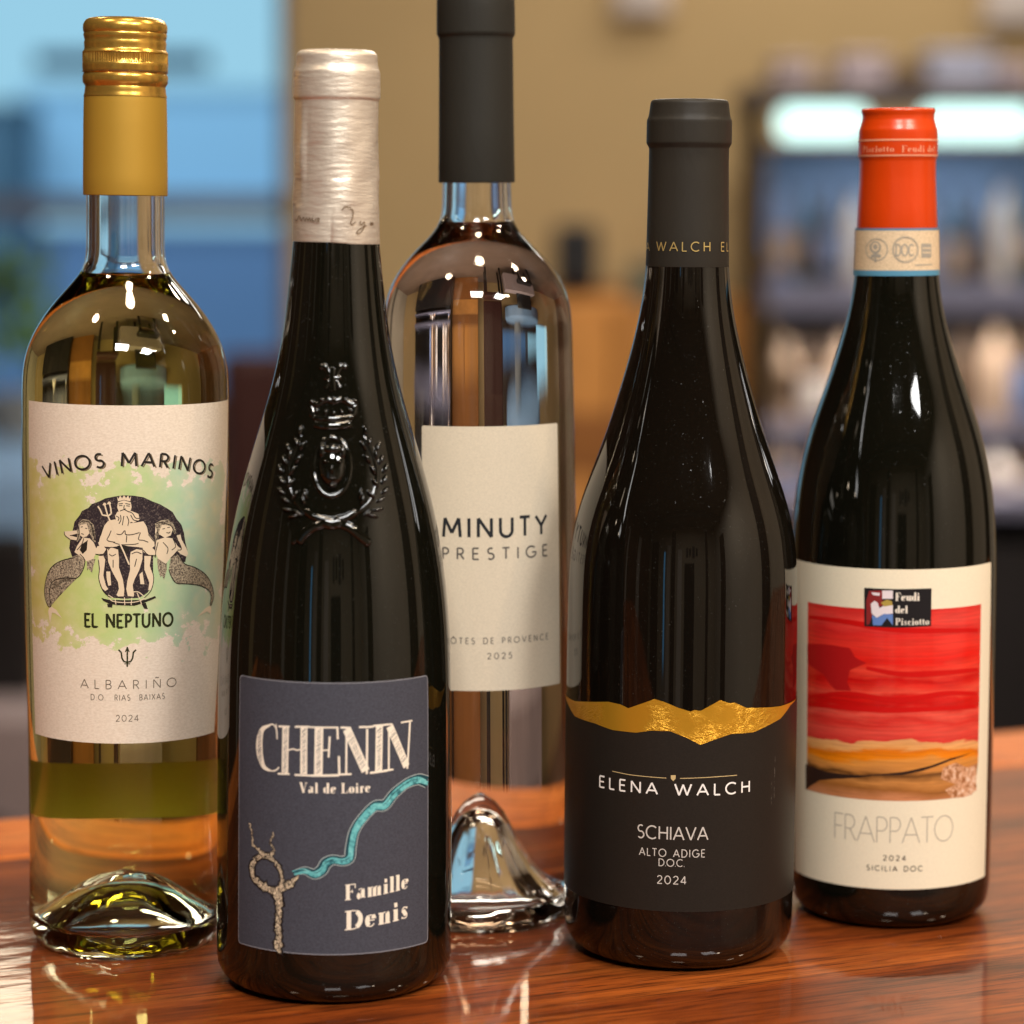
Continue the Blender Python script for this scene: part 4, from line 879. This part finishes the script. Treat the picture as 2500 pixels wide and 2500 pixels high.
# engraved script on the foil
Lc = Label(B2, .0004, rf=lambda z: float(np.interp(z, [B2.zr(590, 0)[0], B2.zr(250, 0)[0]], [B2.zr(590, 105.8)[1], B2.zr(250, 101.8)[1]]))).ref(540)
tr = tracer(Lc, .2847, 650, 100); k = Ink(Lc)
for p in ([(246, 1528), (262, 1540), (285, 1500), (300, 1540), (322, 1510), (335, 1545), (348, 1515), (360, 1545), (372, 1515), (382, 1545), (398, 1518), (402, 1548), (440, 1520), (458, 1525), (440, 1535), (455, 1548), (425, 1552)], [(402, 1498), (405, 1500)],
          [(650, 1450), (670, 1425), (710, 1425), (745, 1460), (738, 1520), (722, 1560), (738, 1575), (765, 1550)], [(815, 1545), (800, 1560), (818, 1575), (840, 1550), (838, 1600), (800, 1650), (775, 1645), (800, 1615), (860, 1580)], [(892, 1580), (895, 1550), (905, 1580), (910, 1552), (918, 1580)]): k.line(tr(spline(p, 4)), .00028)
k.build('engraved_script', flat('script_brown', lin(112, 86, 58), .4, .5), .0001)

# ================= B3: cream label
L3 = Label(B3, .00022).ref(1400)
zt, zb = B3.surf(1197, 1041)[1], B3.surf(1210, 1686)[1]
x0, x1 = L3.at(1030, 1300).x, L3.at(1364, 1300).x
L3.sheet('front_label', rounded(x0, zb, x1, zt, .0008), paper('cream_laid_paper', lin(218, 204, 180), .6, .05, .15), dz=.01)
k = Ink(L3); text(k, 'MINUTY', 1082, 1334, 1311, 46, .17, .36); k.build('lettering', flat('soft_black_ink', lin(34, 36, 40)))
k = Ink(L3); text(k, 'PRESTIGE', 1080, 1336, 1365, 27, .16, .66); k.build('lettering', flat('soft_grey_ink', lin(92, 86, 80)))
k = Ink(L3); text(k, 'CÔTES DE PROVENCE', 1082, 1338, 1571, 14, .17, .52); text(k, '2025', 1190, 1250, 1608, 14, .17, .5); k.build('lettering', flat('soft_grey_ink', lin(120, 112, 102)))

# ================= B4: black label under gold mountain foil
L4 = Label(B4, .00022).ref(1950)
zb = B4.surf(1654, 2226)[1]
tr = tracer(L4, .414, 1350, 1700)
top = tr([(130, 28), (330, 32), (400, 48), (445, 70), (600, 16), (660, 34), (740, 68), (812, 90), (835, 80), (870, 86), (985, 22), (1040, 40), (1070, 36), (1140, 68), (1290, 64), (1340, 58)])
low = tr([(130, 118), (250, 160), (350, 198), (490, 214), (580, 202), (690, 205), (790, 245), (870, 286), (950, 256), (1050, 222), (1180, 212), (1290, 160), (1340, 132)])
xl, xr = -1.75*L4.R0, 1.75*L4.R0
topf = [(xl, top[0][1]-.0005)] + top + [(xr, top[-1][1])]; lowf = [(xl, low[0][1]+.006)] + [(low[0][0]-.008, low[0][1]+.003)] + low + [(low[-1][0]+.008, low[-1][1]+.0035), (xr, low[-1][1]+.006)]
charcoal = paper('black_label_paper', lin(38, 33, 28), .45, .10, .05)
def scuff(m, c):
    t = NT(m); n = t.noise(42, 6, .75, stretch=(1, 1, .07)); n2_ = t.noise(700, 3, .7)
    f = t.math('MULTIPLY', t.math('GREATER_THAN', n.outputs[0], .66), t.math('GREATER_THAN', n2_.outputs[0], .53))
    src = t.bsdf.inputs['Base Color'].links[0].from_socket; t.link(t.mix(t.math('MULTIPLY', f, .35), src, c), t.bsdf.inputs['Base Color'])
scuff(charcoal, lin(130, 120, 112))
def band(name, up, lo, m, o, n=220, rows=2, relief=None):
    """strip between two height curves"""
    ux, uy = zip(*up); lx, ly = zip(*lo); V, F, U = [], [], []
    for i_ in range(n+1):
        x = xl+(xr-xl)*i_/n; a, b = float(np.interp(x, ux, uy)), float(np.interp(x, lx, ly))
        for j_ in range(rows): f = j_/(rows-1); z = b+(a-b)*f; V.append(L4.P(x, z, o+(relief(x, z) if relief and 0 < f < 1 else 0)))
    for i_ in range(n):
        for j_ in range(rows-1): k_ = i_*rows+j_; F.append((k_, k_+rows, k_+rows+1, k_+1))
    return mesh_obj(name, V, F, m, B4.root, angle=70)
band('front_label', [(x, z-.0006) for x, z in topf], [(xl, zb), (xr, zb)], charcoal, 0, rows=6)
gold = mat('gold_foil', lin(216, 160, 44), .33, .6); t = NT(gold)
n = t.noise(300, 4, .6, dist=2.0, stretch=(1, 1, 1.5)); n2 = t.noise(40, 2, .5)
msk = t.ramp(n2.outputs[0], [(.42, (0, 0, 0, 1)), (.55, (1, 1, 1, 1))])
rdg = t.math('POWER', t.math('SUBTRACT', 1.0, t.math('MULTIPLY', t.math('ABSOLUTE', t.math('SUBTRACT', n.outputs[0], .5)), 6.), True), 2.)
t.bump(t.math('MULTIPLY', rdg, msk.outputs[0]), .42, .0006)
band('gold_mountain_foil', topf, lowf, gold, .00006, n=400, rows=6)
k = Ink(L4)
S4 = lambda p, w: k.line(tr(p), w*.414*project(B4.P)[2]/FPX)
text(k, 'ELENA WALCH', 1463, 1830, 1941, 27, .15, .42)
k.build('lettering', flat('bright_white_ink', lin(238, 232, 224)))
k = Ink(L4); S4([(350, 441), (450, 462), (560, 474), (668, 482)], 4); S4([(750, 484), (870, 480), (980, 473), (1085, 465)], 4); k.poly(tr([(695, 465), (724, 465), (723, 486), (709, 500), (696, 486)]))
k.build('rule_and_shield', flat('pale_gold_ink', lin(196, 170, 120)))
k = Ink(L4); text(k, 'SCHIAVA', 1556, 1728, 2050, 31, .11, .16); text(k, 'ALTO ADIGE', 1561, 1721, 2092, 18, .12, .30); text(k, 'D.O.C.', 1608, 1671, 2115, 17, .12, .12); text(k, '2024', 1604, 1675, 2158, 19, .12, .26)
k.build('lettering', flat('silver_ink', lin(196, 188, 178)))
Lk = Label(B4, .0003, rf=lambda z: float(np.interp(z, [B4.zr(651, 0)[0], B4.zr(560, 0)[0]], [B4.zr(651, 101.6)[1], B4.zr(560, 100)[1]]))).ref(610)
k = Ink(Lk); text(k, 'WALCH', 1603, 1734, 613, 22, .12, .42); text(k, 'EL', 1760, 1778, 613, 21, .12, .42); text(k, 'A', 1577.8, 1586, 612, 20, .12, .3)
k.build('lettering', flat('gold_ink', lin(206, 178, 112), .35, .5))

# ================= B5: cream label with sunset painting, neck band
L5 = Label(B5, .00022).ref(1750)
zt, zb = B5.surf(2178, 1390)[1], B5.surf(2170, 2171)[1]
x0, x1 = L5.at(1940, 1800).x, L5.at(2412, 1800).x
L5.sheet('front_label', rounded(x0, zb, x1, zt, .0008), paper('ivory_paper', lin(234, 222, 194), .5, .03, .05), dz=.01)
pt = mat('sunset_painting', lin(210, 40, 30), .30, coat=.5, coat_rough=.08, spec=.4); t = NT(pt)
uv = t.new('ShaderNodeTexCoord'); sep = t.new('ShaderNodeSeparateXYZ'); t.link(uv.outputs['UV'], sep.inputs[0])
pz1, pz0 = B5.surf(2178, 1488)[1], B5.surf(2176, 1955)[1]
mp = t.new('ShaderNodeMapping'); mp.inputs['Scale'].default_value = (2.2, 7, 1); t.link(uv.outputs['UV'], mp.inputs[0])
nz = t.new('ShaderNodeTexNoise'); nz.inputs['Scale'].default_value = 1.3; nz.inputs['Detail'].default_value = 5; nz.inputs['Roughness'].default_value = .55; nz.inputs['Distortion'].default_value = .5; t.link(mp.outputs[0], nz.inputs[0])
h01 = t.math('DIVIDE', t.math('SUBTRACT', sep.outputs[1], pz0*10), (pz1-pz0)*10)
hh = t.math('ADD', h01, t.math('MULTIPLY', t.math('SUBTRACT', nz.outputs[0], .5), .17))
C = lin
cr = t.ramp(hh, [(.0, C(196, 128, 84)), (.05, C(150, 92, 40)), (.09, C(196, 130, 66)), (.13, C(92, 56, 22)), (.16, C(196, 128, 62)), (.20, C(214, 140, 60)), (.215, C(228, 128, 14)), (.245, C(214, 112, 8)), (.26, C(226, 160, 92)), (.29, C(222, 158, 100)), (.297, C(206, 52, 44)), (.36, C(222, 74, 60)), (.40, C(206, 44, 36)), (.44, C(226, 82, 66)), (.47, C(196, 14, 12)), (.53, C(206, 20, 16)), (.56, C(224, 72, 54)), (.60, C(216, 40, 30)), (.63, C(194, 10, 10)), (.68, C(230, 66, 48)), (.73, C(222, 26, 18)), (.80, C(226, 50, 38)), (.87, C(214, 40, 36)), (.93, C(226, 66, 56)), (1., C(208, 40, 36))])
mp2 = t.new('ShaderNodeMapping'); mp2.inputs['Scale'].default_value = (3, 60, 1); t.link(uv.outputs['UV'], mp2.inputs[0])
n4 = t.new('ShaderNodeTexNoise'); n4.inputs['Scale'].default_value = 2; n4.inputs['Detail'].default_value = 3; t.link(mp2.outputs[0], n4.inputs[0])
st = t.ramp(n4.outputs[0], [(.35, (.82, .82, .82, 1)), (.6, (1.08, 1.08, 1.08, 1))])
t.link(t.mix(.8, cr.outputs[0], st.outputs[0], 'MULTIPLY'), t.bsdf.inputs['Base Color'])
tr = tracer(L5, .3364, 1900, 1350)
px0, px1 = L5.at(1971, 1700).x, L5.at(2391, 1700).x
L5.sheet('sunset_painting', [(px0, pz0), (px1-.0035, pz0), (px1-.001, pz0+.006), (px1, pz0+.012), (px1, pz1), (px0, pz1)], pt, .00004)
k = Ink(L5); k.poly(tr([(212, 655), (300, 660), (400, 670), (520, 690), (560, 760), (640, 800), (520, 850), (500, 940), (530, 1000), (420, 995), (380, 960), (330, 880), (212, 800)])); k.build('painting_dark_red', flat('dark_red_paint', lin(172, 24, 24), .35), .00006)
k = Ink(L5); k.poly(tr([(200, 1530), (260, 1555), (340, 1585), (430, 1600), (560, 1612), (700, 1615), (560, 1632), (400, 1640), (300, 1650), (235, 1690), (200, 1720)])); k.poly(tr([(620, 1612), (900, 1590), (1100, 1545), (1250, 1490), (1400, 1450), (1240, 1510), (1050, 1580), (900, 1612)])); k.build('painting_dark_brown', flat('dark_brown_paint', lin(48, 32, 26), .35), .00006)
k = Ink(L5)
for p in ([(1195, 1560), (1290, 1520), (1370, 1560), (1440, 1530), (1434, 1640), (1440, 1720), (1360, 1770), (1260, 1780), (1210, 1720), (1290, 1680), (1180, 1640)],): k.poly(tr(p))
pk = flat('pink_splash_paint', lin(220, 160, 140), .4); t = NT(pk); n = t.noise(420, 5, .8); r_ = t.ramp(n.outputs[0], [(.40, lin(140, 88, 50)), (.50, lin(206, 150, 110)), (.64, lin(232, 206, 184))]); t.link(r_.outputs[0], t.bsdf.inputs['Base Color']); k.build('painting_splash', pk, .00006)
k = Ink(L5)
for p in ([(220, 462), (500, 500), (900, 560), (1450, 560)], [(640, 835), (900, 880), (1200, 870), (1450, 845)], [(215, 1100), (600, 1130), (900, 1140), (1440, 1115)], [(215, 1045), (500, 1020), (860, 1070), (1200, 1020), (1440, 1020)]): k.line(tr(spline(p, 6)), [.0012, .0022, .0014])
k.build('painting_brush_strokes', flat('deep_red_paint', lin(196, 18, 16), .35), .00008)
k = Ink(L5); k.poly(tr([(625, 252), (860, 262), (1112, 256), (1108, 530), (860, 542), (625, 532)])); k.build('emblem_panel', flat('emblem_black', lin(30, 28, 30), .4), .00012)
k = Ink(L5); k.poly(tr([(660, 275), (755, 272), (755, 345), (830, 360), (700, 400), (660, 520), (640, 520), (640, 340)])); k.build('emblem_red', flat('emblem_red', lin(132, 40, 40), .4), .00016)
k = Ink(L5); k.poly(tr([(672, 370), (700, 345), (722, 360), (735, 400), (770, 380), (832, 378), (832, 440), (760, 445), (715, 470), (680, 440)])); k.poly(tr([(755, 272), (832, 272), (832, 332), (755, 332)])); k.poly(tr([(675, 285), (740, 290), (735, 310), (690, 305)])); k.build('emblem_white', flat('emblem_white', lin(224, 212, 214), .4), .00020)
k = Ink(L5); k.poly(tr([(680, 450), (720, 470), (770, 440), (832, 445), (832, 525), (790, 470), (750, 525), (690, 525)])); k.build('emblem_blue', flat('emblem_blue', lin(96, 128, 186), .4), .00020)
k = Ink(L5); k.poly(tr([(745, 360), (790, 338), (825, 350), (830, 378), (770, 388)])); k.build('emblem_gold', flat('emblem_gold', lin(170, 146, 70), .4), .00022)
k = Ink(L5); text(k, 'Feudi', 2186, 2245, 1467, 20, .16, .06, SF); text(k, 'del', 2186, 2216, 1497, 18, .16, .06, SF); text(k, 'Pisciotto', 2186, 2268, 1526, 17, .13, .06, SF, slant=.0); k.build('lettering', white_ink, .00016)
k = Ink(L5); text(k, 'FRAPPATO', 2036, 2326, 2058, 62, .045, .06); k.build('lettering', flat('silver_grey_ink', lin(176, 166, 148)))
k = Ink(L5); text(k, '2024', 2156, 2211, 2101, 12, .2, .42); text(k, 'SICILIA DOC', 2116, 2252, 2127, 12, .2, .42); k.build('lettering', flat('brown_grey_ink', lin(100, 90, 76)))
# neck band
rfb = lambda z: float(np.interp(z, [B5.zr(673, 0)[0], B5.zr(556, 0)[0]], [B5.zr(673, 101)[1]+.0001, B5.zr(556, 98.8)[1]]))
z3, z2, z1_, z0_ = (B5.zr(v, 0)[0] for v in (671, 658, 562, 556))
bandm = paper('beige_security_paper', lin(226, 200, 164), .55, .12, .04); blue = flat('blue_band_ink', lin(84, 140, 168), .4)
for nm, a, b, m_ in (('neck_band', z3, z2, blue), ('neck_band', z2, z1_, bandm), ('neck_band', z1_, z0_, flat('slate_blue_band_ink', lin(96, 124, 150), .4))):
    lathe(nm, [(rfb(a)+.0004, a), (rfb(b)+.0004, b)], m_, B5.root, seg=96)
Ln = Label(B5, .00045, rf=rfb).ref(612); trn = tracer(Ln, .3623, 1900, 200)
k = Ink(Ln)
for cx, cy_, r1, w in ((664, 1130, 72, 7), (858, 1130, 86, 7), (858, 1130, 78, 2.5)): k.line(trn(arc(cx, cy_, r1, r1, 0, 360, 36)), w*.3623*.965/FPX, closed=True)
k.poly(trn(arc(655, 1115, 38, 42, 0, 360, 20)[:-1])); k.line(trn([(625, 1180), (655, 1165), (690, 1175)]), .0012); k.line(trn([(655, 1180), (655, 1215)]), .0008)
k.poly(trn([(965, 1090), (1030, 1090), (1030, 1185), (965, 1185)])); k.line(trn([(920, 1235), (1040, 1230)]), .0004)
text(k, 'DOC', 2187, 2231, 624, 27, .13, .10); k.build('neck_band_print', flat('grey_seal_ink', lin(158, 150, 136)), .00004)
k = Ink(Ln); k.line(trn(arc(655, 1112, 20, 24, 0, 360, 20)), .0006, closed=True); k.line(trn([(972, 1120), (1024, 1120)]), .0005); k.line(trn([(972, 1150), (1024, 1150)]), .0005); k.build('neck_band_print', bandm, .00008)
rfo = lambda z: float(np.interp(z, [B5.zr(386, 0)[0], B5.zr(377, 0)[0], B5.zr(330, 0)[0]], [B5.zr(386, 94.8)[1], B5.zr(377, 96.1)[1], B5.zr(330, 96.1)[1]]))
Lo = Label(B5, .00012, rf=rfo).ref(355); k = Ink(Lo)
for v_ in (341, 379): p = [(Lo.R0*q, Lo.at(2190, v_)[1]) for q in np.linspace(-1.6, 1.6, 20)]; k.line(p, .0006)
text(k, 'Pisciotto', 2107, 2183, 371, 15, .13, .08, SF); text(k, 'Feudi del', 2201, 2282, 371, 16, .13, .08, SF)
k.build('lettering', flat('salmon_ink', lin(238, 158, 122), .4), .00003)

# ================= crest moulded in the shoulder of B2
def blob(bm, c, n, ax, rx, ry, rz):
    """smooth raised bean: centre c, outward n, long axis ax"""
    ax = (ax - n*ax.dot(n)).normalized(); sd = n.cross(ax); r = bmesh.ops.create_uvsphere(bm, u_segments=14, v_segments=8, radius=1)
    for v in r['verts']: q = v.co.copy(); v.co = c + ax*q.x*rx + sd*q.y*ry + n*q.z*rz
def on2(u, v, o=0.):
    th, z = B2.surf(u, v); r = B2.rad(z)+o; dr = (B2.rad(z+.002)-B2.rad(z-.002))/.004
    n = Vector((math.sin(th), -math.cos(th), -dr)).normalized(); return Vector((r*math.sin(th), -r*math.cos(th), z)), n
def tube2(name_bm, pts, rad_, flatk=.55):
    p = [on2(*(q)) for q in spline(pts, 5)]; n = len(p); ring = []
    for i_, (c, nn) in enumerate(p):
        a = (p[min(n-1, i_+1)][0]-p[max(0, i_-1)][0]).normalized(); sd = nn.cross(a).normalized(); f = .35 if i_ in (0, n-1) else 1
        r_ = rad_(i_/(n-1)) if callable(rad_) else rad_
        ring.append([name_bm.verts.new(c + (sd*math.cos(q) + nn*math.sin(q)*flatk)*r_*f) for q in [2*math.pi*j/10 for j in range(10)]])
    for a, b in zip(ring[:-1], ring[1:]):
        for j in range(10): name_bm.faces.new((a[j], b[j], b[(j+1) % 10], a[(j+1) % 10]))
def crest(name, fn):
    bm = bmesh.new(); fn(bm); bmesh.ops.recalc_face_normals(bm, faces=list(bm.faces)); me = bpy.data.meshes.new(name); bm.to_mesh(me); bm.free(); me.shade_smooth(); me.materials.append(M['crest'])
    o = bpy.data.objects.new(name, me); COL.objects.link(o); o.parent = B2.root
q5 = lambda x, y: (600+x*.5435, 600+y*.5435)
def bl_(bm, x, y, dx, dy, a, b, h=.0011):
    c, n = on2(*q5(x, y)); c2, _ = on2(*q5(x+dx, y+dy)); blob(bm, c, n, c2-c, a*.5435*.93/FPX, b*.5435*.93/FPX, h)
def T2(bm, pts, r): tube2(bm, [q5(*p) for p in pts], r)
def f_fleur(bm):
    T2(bm, [(395, 545), (388, 570), (390, 640), (392, 655)], .0012); T2(bm, [(330, 548), (352, 540), (368, 560), (378, 590)], .0010); T2(bm, [(455, 548), (432, 540), (414, 560), (402, 590)], .0010); T2(bm, [(350, 592), (390, 594), (430, 592)], .0009); T2(bm, [(375, 600), (362, 628), (355, 640)], .0009); T2(bm, [(403, 600), (416, 628), (424, 640)], .0009)
def f_crown(bm):
    T2(bm, [(305, 800), (350, 808), (395, 808), (440, 806), (475, 798)], .0014); T2(bm, [(298, 770), (340, 775), (395, 776), (450, 774), (484, 766)], .0010); T2(bm, [(290, 705), (300, 770)], .0010); T2(bm, [(496, 700), (482, 768)], .0010)
    T2(bm, [(290, 705), (320, 712), (345, 698), (370, 690), (395, 700), (425, 690), (455, 700), (478, 712), (498, 702)], .0011)
    for x, y in ((300, 702), (345, 694), (395, 690), (448, 694), (490, 700)): bl_(bm, x, y, 10, 0, 13, 11, .0012)
    for x, y in ((320, 742), (360, 748), (395, 752), (432, 748), (468, 740)): bl_(bm, x, y, 0, 10, 14, 9, .0009)
def f_medal(bm):
    T2(bm, [(385+84*math.sin(R(a)), 992-132*math.cos(R(a))) for a in range(-4, 360, 24)]+[(385, 860)], .0009)
    bl_(bm, 388, 985, 0, 10, 92, 58, .0020); bl_(bm, 390, 915, 10, 0, 50, 26, .0022); bl_(bm, 345, 920, 0, 10, 40, 16, .0020); bl_(bm, 435, 925, 0, 10, 40, 16, .0020); bl_(bm, 388, 1010, 0, 10, 26, 9, .0035); bl_(bm, 360, 975, 10, 0, 16, 9, .0028); bl_(bm, 418, 975, 10, 0, 16, 9, .0028); bl_(bm, 390, 1048, 10, 0, 22, 7, .0028); bl_(bm, 390, 1080, 10, 0, 20, 12, .0024)
def f_laurel(bm):
    lv = [(250, 830, 4, -30), (232, 880, -14, -26), (258, 900, 14, -26), (195, 905, -12, -24), (240, 960, 16, -24), (178, 960, -10, -26), (205, 940, 6, -28), (160, 1000, -10, -26), (215, 1010, 14, -26), (165, 1050, -12, -24), (205, 1070, 14, -24), (160, 1100, -16, -18), (225, 1120, 14, -20), (180, 1140, -18, -14), (270, 1115, -6, -26), (262, 1140, -6, -24), (190, 1185, -26, -6), (235, 1200, -20, -14), (215, 1215, -24, 6)]
    for x, y, dx, dy in lv: bl_(bm, x, y, dx, dy, 26, 9, .0014); bl_(bm, 783-x+2, y, -dx, dy, 26, 9, .0015)
    T2(bm, [(250, 850), (215, 930), (190, 1010), (200, 1100), (240, 1170), (300, 1215), (380, 1228)], .0007); T2(bm, [(530, 850), (568, 930), (590, 1010), (580, 1100), (545, 1160), (480, 1205), (400, 1226)], .0009)
def f_ribbon(bm):
    T2(bm, [(235, 1335), (260, 1300), (310, 1262), (385, 1245), (460, 1262), (520, 1310), (560, 1340)], .0016); T2(bm, [(260, 1185), (320, 1222), (385, 1234), (450, 1222), (500, 1190)], .0013)
    T2(bm, [(210, 1340), (235, 1300), (275, 1272)], .0009); T2(bm, [(345, 1240), (390, 1250), (430, 1238)], .0020)
for nm, fn in (('embossed_lily', f_fleur), ('embossed_crown', f_crown), ('embossed_medallion', f_medal), ('embossed_laurel', f_laurel), ('embossed_ribbon', f_ribbon)): crest(nm, fn)
